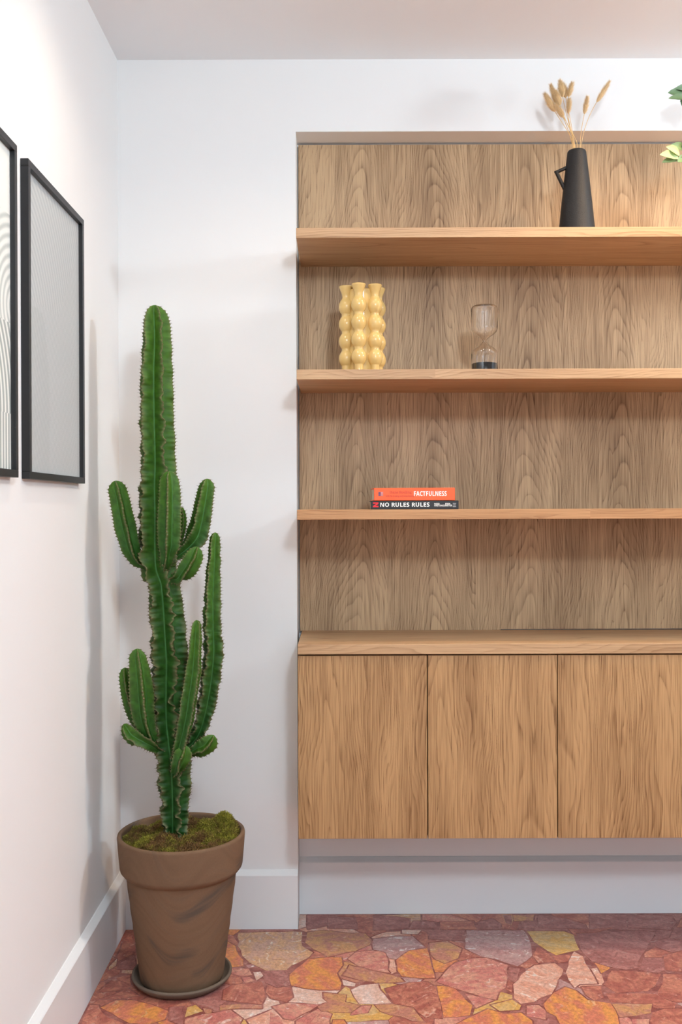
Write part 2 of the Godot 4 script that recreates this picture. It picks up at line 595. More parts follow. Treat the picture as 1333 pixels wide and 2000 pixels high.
	for i in range(-1, nx + 1):
		for j in range(-1, nz + 1):
			var c: Vector2 = seeds[Vector2i(i, j)]
			var cell := PackedVector2Array([c + Vector2(-1, -1) * 0.3, c + Vector2(1, -1) * 0.3, c + Vector2(1, 1) * 0.3, c + Vector2(-1, 1) * 0.3])
			for di in range(-2, 3):
				for dj in range(-2, 3):
					if di == 0 and dj == 0 or not seeds.has(Vector2i(i + di, j + dj)):
						continue
					var q: Vector2 = seeds[Vector2i(i + di, j + dj)]
					var mid := (c + q) / 2.0
					var nrm := (q - c).normalized()
					var along := nrm.orthogonal()
					var half := PackedVector2Array([mid + along * 2.0, mid - along * 2.0, mid - along * 2.0 - nrm * 2.0, mid + along * 2.0 - nrm * 2.0])
					var got := Geometry2D.intersect_polygons(cell, half)
					if got.size():
						cell = got[0]
			var inside := Geometry2D.intersect_polygons(cell, fence)
			if inside.is_empty():
				continue
			var polys := [inside[0]]
			if c.y < 0.85 and c.x < 1.4:
				for k in drawn:
					if c.distance_to(laid[k][0][0]) > 0.75:
						continue
					var next := []
					for p in polys:
						next.append_array(Geometry2D.clip_polygons(p, largest(Geometry2D.offset_polygon(laid[k][0], 0.0018))))
					polys = next
			for p in polys:
				if Geometry2D.is_polygon_clockwise(p) and polys.size() > 1 and absf(area_of(p)) < 0.0001:
					continue
				var small := Geometry2D.offset_polygon(p, -0.0011 if polys.size() == 1 and absf(area_of(p)) > 0.006 else -0.0028)
				if small.is_empty():
					continue
				var poly := largest(small)
				if absf(area_of(poly)) < 0.0007:
					continue
				var tone: String = tones[rng.randi() % tones.size()]
				if c.x > 0.45 and c.y < 0.3 and rng.randf() < 0.7:
					tone = "red" if rng.randf() < 0.5 else "maroon"
				if c.x < -0.3 and rng.randf() < 0.6:
					tone = "red"
				rest.append([ragged(poly, 0.0028), tone])
	rest.sort_custom(func(a, b): return near_eye(a[0]) < near_eye(b[0]))
	var masses := {}
	var count := 0
	for s in laid + rest:
		var spin := rng.randf() * TAU
		var shift := Vector2(rng.randf(), rng.randf())
		if count < 296:
			var one := Shape.new()
			if stone_shape(one, s[0], spin, shift):
				put("stone", one, M[s[1]], floor_node)
				count += 1
		else:
			if not masses.has(s[1]):
				masses[s[1]] = Shape.new()
			stone_shape(masses[s[1]], s[0], spin, shift)
	var far := ArrayMesh.new()
	for tone in masses:
		far.add_surface_from_arrays(Mesh.PRIMITIVE_TRIANGLES, masses[tone].arrays())
		far.surface_set_material(far.get_surface_count() - 1, M[tone])
	var o := put("stones", far, null, floor_node)
	o.set_meta("kind", "stuff")

func near_eye(p: PackedVector2Array) -> float:
	var c := Vector2.ZERO
	for q in p:
		c += q
	c /= p.size()
	return c.distance_to(Vector2(0.3, 0.2))

# ------------------------------------------------------------------ the room
func build_room() -> void:
	var T := 0.12
	# floor first: its edge runs under the walls
	build_floor()
	var sh := Shape.new()
	sh.box(Vector3((LEFT_X + ROOM_R) / 2.0, CEIL_Y + 0.06, (ROOM_B - 0.1) / 2.0), Vector3(ROOM_R - LEFT_X + 0.4, 0.12, ROOM_B + 0.5), 0.0, 2)
	struct("ceiling", sh, M.ceiling)
	sh = Shape.new()
	sh.box(Vector3(LEFT_X - T / 2.0, CEIL_Y / 2.0, ROOM_B / 2.0 - 0.12), Vector3(T, CEIL_Y, ROOM_B + 0.48), 0.0)
	struct("wall_left", sh, M.wall)
	# front wall with the shelving niche cut into it
	sh = Shape.new()
	sh.box(Vector3((LEFT_X + NICHE_L) / 2.0, CEIL_Y / 2.0, -T), Vector3(NICHE_L - LEFT_X, CEIL_Y, 2.0 * T), 0.0)
	sh.box(Vector3((NICHE_L + NICHE_R) / 2.0, (CEIL_Y + NICHE_TOP) / 2.0, -T), Vector3(NICHE_R - NICHE_L, CEIL_Y - NICHE_TOP, 2.0 * T), 0.0)
	sh.box(Vector3((NICHE_R + ROOM_R) / 2.0, CEIL_Y / 2.0, -T), Vector3(ROOM_R - NICHE_R, CEIL_Y, 2.0 * T), 0.0)
	sh.box(Vector3((NICHE_L + NICHE_R) / 2.0, NICHE_TOP / 2.0, -0.105 - 0.0675), Vector3(NICHE_R - NICHE_L, NICHE_TOP, 0.135), 0.0)
	struct("wall_front", sh, M.wall)
	# right wall with a tall window
	var wz := [0.75, 2.15]
	var wy := [0.25, 2.15]
	sh = Shape.new()
	wall_with_hole(sh, true, ROOM_R, wz, wy, -0.24, ROOM_B + 0.12)
	struct("wall_right", sh, M.far_wall)
	window("window_1", Vector3(ROOM_R + 0.04, 0, 0), wz, wy, true)
	var bx := [0.1, 2.3]
	var by := [0.06, 2.2]
	sh = Shape.new()
	wall_with_hole(sh, false, ROOM_B, bx, by, LEFT_X, ROOM_R)
	struct("wall_back", sh, M.far_wall)
	window("window_2", Vector3(0, 0, ROOM_B + 0.04), bx, by, false)
	# skirting boards with a sloped top edge
	baseboard("baseboard_left", Vector3(LEFT_X, 0, 0.0), Vector3(LEFT_X, 0, ROOM_B), Vector3.RIGHT)
	baseboard("baseboard_front", Vector3(LEFT_X + 0.018, 0, 0), Vector3(NICHE_L, 0, 0), Vector3.BACK, 0.0178)
	baseboard("baseboard_niche", Vector3(NICHE_L, 0, -0.105), Vector3(NICHE_R, 0, -0.105), Vector3.BACK)
	baseboard("baseboard_right", Vector3(NICHE_R, 0, 0), Vector3(ROOM_R, 0, 0), Vector3.BACK)
	for g in GLOBES:
		globe(g[0], g[1], g[2])
	for p in LAMPS:
		downlight(p)

func wall_with_hole(sh: Shape, across: bool, plane: float, u: Array, y: Array, lo: float, hi: float) -> void:
	var rects := [[lo, u[0], 0.0, CEIL_Y], [u[1], hi, 0.0, CEIL_Y], [u[0], u[1], 0.0, y[0]], [u[0], u[1], y[1], CEIL_Y]]
	for r in rects:
		var c := Vector3(plane + 0.06, (r[2] + r[3]) / 2.0, (r[0] + r[1]) / 2.0)
		var s := Vector3(0.12, r[3] - r[2], r[1] - r[0])
		if not across:
			c = Vector3(c.z, c.y, c.x)
			s = Vector3(s.z, s.y, s.x)
		sh.box(c, s, 0.0)

func window(called: String, where: Vector3, u: Array, y: Array, across: bool) -> void:
	var fr := Shape.new()
	var gl := Shape.new()
	var w := 0.05
	var bars := [[u[0], u[1], y[0], y[0] + w], [u[0], u[1], y[1] - w, y[1]], [u[0], u[0] + w, y[0] + w, y[1] - w], [u[1] - w, u[1], y[0] + w, y[1] - w], [(u[0] + u[1]) / 2.0 - 0.03, (u[0] + u[1]) / 2.0 + 0.03, y[0] + w, y[1] - w]]
	for r in bars + [[u[0], u[1], y[0], y[1]]]:
		var pane: bool = r[0] == u[0] and r[1] == u[1] and r[3] - r[2] > 1.0
		var c := Vector3(0, (r[2] + r[3]) / 2.0, (r[0] + r[1]) / 2.0)
		var s := Vector3(0.004 if pane else 0.05, r[3] - r[2], r[1] - r[0])
		if not across:
			c = Vector3(c.z, c.y, c.x)
			s = Vector3(s.z, s.y, s.x)
		if pane:
			gl.quad(where + c + Vector3(0, -s.y, -s.z if across else 0.0) / 2.0 + Vector3(0 if across else -s.x / 2.0, 0, 0), where + c + Vector3(0, -s.y, s.z if across else 0.0) / 2.0 + Vector3(0 if across else s.x / 2.0, 0, 0), where + c + Vector3(0, s.y, s.z if across else 0.0) / 2.0 + Vector3(0 if across else s.x / 2.0, 0, 0), where + c + Vector3(0, s.y, -s.z if across else 0.0) / 2.0 + Vector3(0 if across else -s.x / 2.0, 0, 0))
		else:
			fr.box(where + c, s, 0.004)
	var o := struct(called, fr, M.white_paint)
	put("pane", gl, M.pane, o)

func baseboard(called: String, a: Vector3, b: Vector3, out: Vector3, thick := 0.018) -> void:
	var high := 0.166
	var prof := [Vector2(0, 0), Vector2(thick, 0), Vector2(thick, high - 0.0125), Vector2(thick - 0.002, high - 0.010), Vector2(0.003, high), Vector2(0, high)]
	var sh := Shape.new()
	var flip := (b - a).normalized().cross(Vector3.UP).dot(out) < 0.0
	for k in prof.size() - 1:
		var p: Vector2 = prof[k]
		var q: Vector2 = prof[k + 1]
		var w := [a + out * p.x + Vector3.UP * p.y, b + out * p.x + Vector3.UP * p.y, b + out * q.x + Vector3.UP * q.y, a + out * q.x + Vector3.UP * q.y]
		if flip:
			sh.quad(w[0], w[3], w[2], w[1])
		else:
			sh.quad(w[0], w[1], w[2], w[3])
	for e in [a, b]:                   # ends
		for k in range(1, prof.size() - 1):
			var q := []
			for i in [0, k, k + 1]:
				q.append(e + out * prof[i].x + Vector3.UP * prof[i].y)
			if (e == a) == flip:
				sh.tri(q[0], q[1], q[2])
			else:
				sh.tri(q[0], q[2], q[1])
	struct(called, sh, M.white_paint)

func downlight(p: Vector3) -> void:
	var o := thing("ceiling_light", "round recessed white ceiling downlight %s" % LAMP_WORDS[LAMPS.find(p)], "ceiling light", p)
	var ring := Shape.new()
	ring.lathe([Vector2(0.052, -0.001), Vector2(0.043, -0.006), Vector2(0.040, -0.004), Vector2(0.040, 0.0)], 32)
	put("trim_ring", ring, M.white_paint, o)
	var disc := Shape.new()
	disc.lathe([Vector2(0.0, -0.002), Vector2(0.039, -0.002), Vector2(0.039, -0.001)], 32)
	put("diffuser", disc, M.lamp_glow, o)
	var l := SpotLight3D.new()
	l.name = "lamp"
	l.position = Vector3(0, -0.02, 0)
	l.rotation.x = -PI / 2.0
	l.spot_angle = 74.0
	l.spot_angle_attenuation = 0.9
	l.spot_range = 12.0
	l.spot_attenuation = 2.0
	l.light_size = 0.04
	l.light_energy = LAMP_POWER[LAMPS.find(p)]
	l.light_color = Color(1.0, 0.86, 0.70) if p.x > 0.5 else Color(1.0, 0.93, 0.85)
	l.shadow_enabled = true
	o.add_child(l)

# ------------------------------------------------------------------ shelving
func build_joinery() -> void:
	var L := -0.1168
	var R := NICHE_R - 0.006
	# two veneered panels line the back of the niche
	var seam := 0.4735
	var sh := Shape.new()
	sh.box(Vector3((-0.1235 + seam) / 2.0, (0.8440 + 2.2862) / 2.0, PANEL_Z - 0.009), Vector3(seam - 0.0004 + 0.1235, 2.2862 - 0.8440, 0.018), 0.0004, 1, Vector2(0.300, 0.722))
	var o := put("back_panel", sh, M.oak_panel)
	tag(o, "oak veneer panel lining the niche behind the yellow vase and the books", "wall panel")
	sh = Shape.new()
	sh.box(Vector3((seam + R) / 2.0, (0.8475 + 2.2862) / 2.0, PANEL_Z - 0.009), Vector3(R - seam, 2.2862 - 0.8475, 0.018), 0.0004, 1, Vector2(1.195, 0.722))
	o = put("back_panel", sh, M.oak_panel)
	tag(o, "oak veneer panel lining the niche behind the black jug", "wall panel")
	# three thick shelves
	var tops := [1.9513, 1.5767, 1.2052]
	var said := ["top oak shelf carrying the black jug of dried grass", "middle oak shelf carrying the yellow bubble vase and the hourglass", "lowest of the three oak shelves, carrying two stacked books"]
	for k in 3:
		sh = Shape.new()
		sh.box(Vector3((L + R) / 2.0, tops[k] - 0.01325, (PANEL_Z + 0.232) / 2.0), Vector3(R - L, 0.0265, 0.232 - PANEL_Z), 0.0008, 0, Vector2(0.13 + 0.27 * k, 0.37 + 0.41 * k))
		o = put("wall_shelf", sh, M.oak_edge if k != 2 else M.oak_edge_warm)
		tag(o, said[k], "shelf", "oak shelves in the niche")
	# worktop on the wall-hung cupboard
	sh = Shape.new()
	sh.box(Vector3((L + R) / 2.0, 0.8317, (PANEL_Z + 0.212) / 2.0), Vector3(R - L, 0.0272, 0.212 - PANEL_Z), 0.0008, 0, Vector2(0.55, 0.21))
	o = put("worktop", sh, M.oak_edge)
	tag(o, "long empty oak top over the cupboard doors", "worktop")
	var cab := thing("wall_cabinet", "wall-hung oak cupboard with plain flush doors above the skirting", "cabinet", Vector3(0, 0.3225, 0))
	sh = Shape.new()
	sh.box(Vector3((L + R) / 2.0, 0.246, (PANEL_Z + 0.184) / 2.0), Vector3(R - L - 0.038, 0.489, 0.184 - PANEL_Z), 0.0, 1)
	put("body", sh, M.dark_gap, cab)
	for sx in [L + 0.0095, R - 0.0095]:
		sh = Shape.new()
		sh.box(Vector3(sx, 0.2456, (PANEL_Z + 0.184) / 2.0), Vector3(0.0185, 0.4912, 0.184 - PANEL_Z), 0.0005, 1, Vector2(0.4, 0.4))
		put("side_panel", sh, M.oak_door, cab)
	var wide := 0.3484
	var x := L
	for k in 5:
		var w := minf(0.3457 if k == 0 else wide - 0.0027, R - x)
		sh = Shape.new()
		sh.box(Vector3(x + w / 2.0, 0.2456, 0.196), Vector3(w, 0.4912, 0.020), 0.0006, 1, Vector2([0.18, 0.53, 0.80, 0.30, 0.62][k], [0.27, 0.30, 0.50, 0.52, 0.40][k]))
		put("door", sh, M.oak_door, cab)
		x += w + 0.0027

# ------------------------------------------------------------------ pictures on the left wall
func build_pictures() -> void:
	var frames := [[0.445, 0.876, "thin black framed print of fine pale grey lines, nearer the corner", M.print_lines], [0.945, 1.376, "thin black framed print of bold curved bands, cut off by the picture's edge", M.print_arcs]]
	for f in frames:
		var w: float = f[1] - f[0]
		var h := 0.641
		var o := thing("picture_frame", f[2], "picture frame", Vector3(LEFT_X, 1.271, (f[0] + f[1]) / 2.0), PI / 2.0, "framed prints on the left wall")
		# the frame's own axes: x along the wall, z out into the room
		var fr := Shape.new()
		var b := 0.0145
		var d := 0.0165
		fr.box(Vector3(0, b / 2.0, d / 2.0), Vector3(w, b, d), 0.0006)
		fr.box(Vector3(0, h - b / 2.0, d / 2.0), Vector3(w, b, d), 0.0006)
		fr.box(Vector3(-w / 2.0 + b / 2.0, h / 2.0, d / 2.0), Vector3(b, h - 2.0 * b, d), 0.0006)
		fr.box(Vector3(w / 2.0 - b / 2.0, h / 2.0, d / 2.0), Vector3(b, h - 2.0 * b, d), 0.0006)
		put("frame", fr, M.black_frame, o)
		var pr := Shape.new()
		var pw := w / 2.0 - b
		var ph := h - 2.0 * b
		pr.quad(Vector3(-pw, b, 0.0066), Vector3(pw, b, 0.0066), Vector3(pw, b + ph, 0.0066), Vector3(-pw, b + ph, 0.0066), Vector2(0, 1), Vector2(1, 1), Vector2(1, 0), Vector2(0, 0))
		put("print", pr, f[3], o)
		var bk := Shape.new()
		bk.box(Vector3(0, h / 2.0, 0.0035), Vector3(2.0 * pw, ph, 0.006))
		put("backing_board", bk, M.white_paint, o)
		var gl := Shape.new()
		gl.quad(Vector3(-pw, b, 0.0088), Vector3(pw, b, 0.0088), Vector3(pw, b + ph, 0.0088), Vector3(-pw, b + ph, 0.0088))
		put("glass", gl, M.picture_glass, o)

# ------------------------------------------------------------------ pot, moss and cactus
const POT := Vector3(-0.412, 0.0, 0.32)

func build_pot() -> void:
	var sa := thing("plant_saucer", "grey brown clay saucer under the big cactus pot", "saucer", POT)
	var sh := Shape.new()
	sh.lathe([Vector2(0.0, 0.0008), Vector2(0.104, 0.0008), Vector2(0.113, 0.004), Vector2(0.124, 0.014), Vector2(0.1275, 0.020), Vector2(0.1272, 0.0235), Vector2(0.124, 0.0255), Vector2(0.1205, 0.0245), Vector2(0.117, 0.017), Vector2(0.111, 0.0095), Vector2(0.104, 0.0082), Vector2(0.0, 0.0082)], 72)
	put("dish", sh, M.clay_grey, sa)
	var pot := thing("plant_pot", "large tapered brown clay pot with a thick collar and dark swirls, in the corner", "plant pot", POT + Vector3(0, 0.0084, 0))
	sh = Shape.new()
	var prof := [Vector2(0.0, 0.0), Vector2(0.101, 0.0), Vector2(0.1045, 0.003), Vector2(0.1065, 0.009)]
	for k in range(1, 15):
		prof.append(Vector2(lerpf(0.1068, 0.1405, k / 15.0) + 0.0006 * sin(k * 2.1), lerpf(0.012, 0.272, k / 15.0)))
	prof += [Vector2(0.1408, 0.272), Vector2(0.1425, 0.2755), Vector2(0.1485, 0.2785), Vector2(0.1545, 0.286), Vector2(0.1560, 0.292), Vector2(0.1578, 0.312), Vector2(0.1598, 0.335), Vector2(0.1615, 0.358), Vector2(0.1622, 0.367), Vector2(0.1612, 0.3715), Vector2(0.1585, 0.3735), Vector2(0.1545, 0.3735), Vector2(0.1515, 0.3715), Vector2(0.1500, 0.366), Vector2(0.1490, 0.350), Vector2(0.1440, 0.300), Vector2(0.0, 0.300)]
	sh.lathe(prof, 96)
	put("body", sh, M.clay, pot)

func ground_height(x: float, z: float, n: FastNoiseLite) -> float:
	var r := Vector2(x, z).length()
	var clump := exp(-(pow(x - 0.098, 2) + pow(z + 0.042, 2)) / 0.0011) * 0.040
	var hump := exp(-(pow(x + 0.03, 2) + pow(z - 0.075, 2)) / 0.003) * 0.012
	return 0.3565 + clump + hump + 0.010 * n.get_noise_2d(x * 14.0, z * 14.0) + 0.006 * n.get_noise_2d(x * 45.0, z * 45.0) - 0.008 * smoothstep(0.125, 0.15, r)

func build_moss() -> void:
	var n := noise(1.0, 15)
	var rows := []
	for k in 34:
		var row := []
		for s in 97:
			var a := TAU * s / 96.0
			var r := 0.1462 * k / 33.0
			row.append(Vector3(cos(a) * r, ground_height(cos(a) * r, sin(a) * r, n), sin(a) * r))
		rows.append(row)
	var sh := Shape.new()
	sh.grid(rows, true, true)
	var mound := put("moss", sh, M.moss_soil)
	mound.position = POT + Vector3(0, 0.0084, 0)
	mound.set_meta("kind", "stuff")
	tag(mound, "green and brown moss covering the soil in the cactus pot", "moss")
	# sprigs: a stalk with a few bent leaflets
	var sp := Shape.new()
	for k in 7:
		var a := k * 2.4
		var d := Vector3(cos(a), 0, sin(a))
		var base := Vector3(0, 0.0012 * k, 0)
		var side := d.cross(Vector3.UP) * 0.0007
		var tip := base + d * 0.0042 + Vector3(0, 0.0035, 0)
		var mid := base + d * 0.0025 + Vector3(0, 0.0009, 0)
		sp.tri(base, mid + side, tip)
		sp.tri(base, tip, mid - side)
	var mm := MultiMesh.new()
	mm.transform_format = MultiMesh.TRANSFORM_3D
	mm.use_colors = true
	mm.mesh = sp.mesh()
	mm.instance_count = 16000
	var greens := noise(1.0, 33)
	for k in mm.instance_count:
		var r := 0.1455 * sqrt(rng.randf())
		var a := rng.randf() * TAU
		var x := cos(a) * r
		var z := sin(a) * r
		if rng.randf() < 0.12:
			x = 0.098 + rng.randfn(0.0, 0.022)
			z = -0.042 + rng.randfn(0.0, 0.022)
			if Vector2(x, z).length() > 0.1455:
				x *= 0.8
				z *= 0.8
		var b := Basis.from_euler(Vector3(rng.randfn(0.0, 0.6), rng.randf() * TAU, rng.randfn(0.0, 0.6))).scaled(Vector3.ONE * rng.randf_range(0.65, 1.45))
		mm.set_instance_transform(k, Transform3D(b, Vector3(x, ground_height(x, z, n) - 0.001, z)))
		var g := greens.get_noise_2d(x * 16.0, z * 16.0) + 0.35 * rng.randfn(0.0, 1.0)
		if x > 0.06 and z < 0.03:
			g += 0.55
		if z > 0.03 and absf(x) < 0.07:
			g -= 0.45
		var c := Color(0.150, 0.080, 0.028).lerp(Color(0.225, 0.205, 0.026), clampf(0.45 + g, 0.0, 1.0))
		mm.set_instance_color(k, c * rng.randf_range(0.55, 1.5))
	var mi := MultiMeshInstance3D.new()
	mi.name = "sprigs"
	mi.multimesh = mm
	mi.material_override = M.leafy
	mi.set_meta("kind", "stuff")
	mound.add_child(mi)

# one ribbed stem from its foot to its tip; returns [body, spines]
func ribbed_stem(path: Array, radii: Array, ribs: int, phase: float, wave: float, sd: int, old: float) -> Array:
	var cu := Curve3D.new()
	for k in path.size():
		var t: Vector3 = (path[mini(k + 1, path.size() - 1)] - path[maxi(k - 1, 0)]) / 6.0
		cu.add_point(path[k], -t, t)
	cu.bake_interval = 0.004
	var total := cu.get_baked_length()
	var at_s := [0.0]
	for k in range(1, path.size()):
		at_s.append(maxf(cu.get_closest_offset(path[k]), at_s[k - 1] + 0.001))
	var n := noise(1.0, sd)
	var step := 0.00215
	var rings := int(total / step)
	var areole := 0.0086
	var fr := [-0.5, -0.40, -0.27, -0.15, -0.07, -0.022, 0.022, 0.07, 0.15, 0.27, 0.40]
	var rf := [0.40, 0.425, 0.54, 0.72, 0.885, 0.985, 0.985, 0.885, 0.72, 0.54, 0.425]
	var rows := []
	var cols := []
	var spines := Shape.new()
	var tip_r: float = radii[-1]
	for s in rings + 1:
		var d := total * s / rings
		var p := cu.sample_baked(d, true)
		var t := (cu.sample_baked(minf(d + 0.004, total), true) - cu.sample_baked(maxf(d - 0.004, 0.0), true)).normalized()
		var u := (Vector3.RIGHT - t * t.x).normalized()
		var w := u.cross(t)
		var k := 0
		while k < at_s.size() - 2 and d > at_s[k + 1]:
			k += 1
		var R: float = lerpf(radii[k], radii[k + 1], smoothstep(0.0, 1.0, clampf((d - at_s[k]) / (at_s[k + 1] - at_s[k]), 0.0, 1.0)))
		var left := total - d
		var cap: float = 1.35 * tip_r
		if left < cap:
			R *= sqrt(maxf(0.012, 1.0 - pow(1.0 - left / cap, 2.2)))
		var row := []
		var crow := []
		for rb in ribs:
			var a0 := phase + TAU * rb / ribs
			var age := clampf(1.0 - d / total * 0.9, 0.0, 1.0) * old
			var swing := (n.get_noise_2d(d * 24.0, rb * 9.0) * 0.7 + n.get_noise_2d(d * 60.0, rb * 9.0 + 40.0) * 0.5) * wave * (0.25 + age)
			var swell := 1.0 + n.get_noise_2d(d * 20.0 + 50.0, rb * 7.0) * 0.06 * (0.25 + age)
			var bump := 0.5 + 0.5 * cos(TAU * (d / areole + rb * 0.37))
			for q in fr.size():
				var f: float = fr[q]
				var near := clampf(1.0 - absf(f) / 0.34, 0.0, 1.0)
				var a: float = a0 + (f + swing * near) * TAU / ribs
				var rr: float = R * rf[q]
				rr *= lerpf(1.0, swell, near)
				if absf(f) < 0.1:
					rr += (bump - 0.5) * 0.0026 * minf(1.0, R / 0.02) * (1.0 if absf(f) < 0.05 else 0.5)
				elif absf(f) < 0.42:
					rr += 0.0005 * sin(TAU * d / 0.0043 + f * 8.0) * minf(1.0, R / 0.02)
				row.append(p + (u * cos(a) + w * sin(a)) * rr)
				var g := Color(0.024, 0.088, 0.008)
				var fresh := clampf((d / total - 0.25) * 1.1, 0.0, 1.0)
				g = g.lerp(Color(0.066, 0.155, 0.012), fresh * 0.8)
				g = g.lerp(Color(0.006, 0.036, 0.010), clampf(old * (1.0 - d / total) * 0.6, 0.0, 0.6))
				g *= 1.0 + 0.30 * n.get_noise_2d(d * 46.0, a * 3.0 + 11.0) + 0.12 * n.get_noise_2d(d * 300.0, f * 6.0 + rb * 5.0)
				if absf(f) > 0.46:
					g = g.lerp(Color(0.060, 0.20, 0.062), 0.55)
				if absf(f) < 0.03:
					g = g.lerp(Color(0.210, 0.165, 0.085), 0.36 + 0.34 * bump)
				elif absf(f) < 0.08:
					g = g.lerp(Color(0.15, 0.15, 0.07), clampf(0.15 + age * 0.5 * maxf(0.0, n.get_noise_2d(d * 40.0, rb * 5.0 + 77.0) + 0.3), 0.0, 0.6))
				crow.append(Color(maxf(g.r, 0.002), maxf(g.g, 0.002), maxf(g.b, 0.002)))
			# thorns in pairs on every areole
			var count0 := floori((d - total / rings) / areole + rb * 0.37 + 0.0)
			var count1 := floori(d / areole + rb * 0.37)
			if count1 > count0 and R > 0.004:
				var ax: float = a0 + swing * TAU / ribs
				var out := u * cos(ax) + w * sin(ax)
				var sideways := t.cross(out).normalized()
				var foot: Vector3 = p + out * (R * swell * 0.99)
				spines.tint = Color(0.42, 0.33, 0.20)
				cone(spines, foot - out * 0.0012, foot + out * 0.0016, 0.0015)
				for e in [-1.0, 1.0]:
					spines.tint = Color(0.085, 0.040, 0.020)
					var dir: Vector3 = (out + sideways * e * rng.randf_range(0.45, 0.85) + t * rng.randfn(0.0, 0.25)).normalized()
					cone(spines, foot, foot + dir * rng.randf_range(0.0048, 0.0085), 0.0006)
		row.append(row[0])
		crow.append(crow[0])
		rows.append(row)
		cols.append(crow)
	var body := Shape.new()
	body.grid(rows, true, true, null, cols)
	# close the tip and the foot
	for e in [0, rows.size() - 1]:
		var m := Vector3.ZERO
		for q in rows[e].size() - 1:
			m += rows[e][q]
		m /= rows[e].size() - 1
		var mi := body.vert(m, Vector2.ZERO, cols[e][0])
		for q in rows[e].size() - 1:
			var i := body.vert(rows[e][q], Vector2.ZERO, cols[e][q])
			var j := body.vert(rows[e][q + 1], Vector2.ZERO, cols[e][q + 1])
			if e == 0:
				body.tri_i(mi, i, j)
			else:
				body.tri_i(mi, j, i)
	return [body, spines]

func cone(sh: Shape, a: Vector3, b: Vector3, r: float) -> void:
	var d := (b - a).normalized()
	var x := d.cross(Vector3(0.3, 0.5, 0.81)).normalized() * r
	var y := d.cross(x)
	var p := [a + x, a - x * 0.5 + y * 0.87, a - x * 0.5 - y * 0.87]
	for k in 3:
		sh.tri(p[k], p[(k + 1) % 3], b)

# outlines read off the photograph: x, y of the stem's middle and half its width, all in its pixels, from foot to tip
func stem_from(rows: Array, push: Array, wide: float) -> Array:
	var path := []
	var radii := []
	for k in rows.size():
		var z: float = POT.z + 0.01 + push[mini(k, push.size() - 1)]
		path.append(at(rows[k][0], rows[k][1], z))
		radii.append(rows[k][2] * (EYE.z - z) / FOCAL * wide)
	return [path, radii]

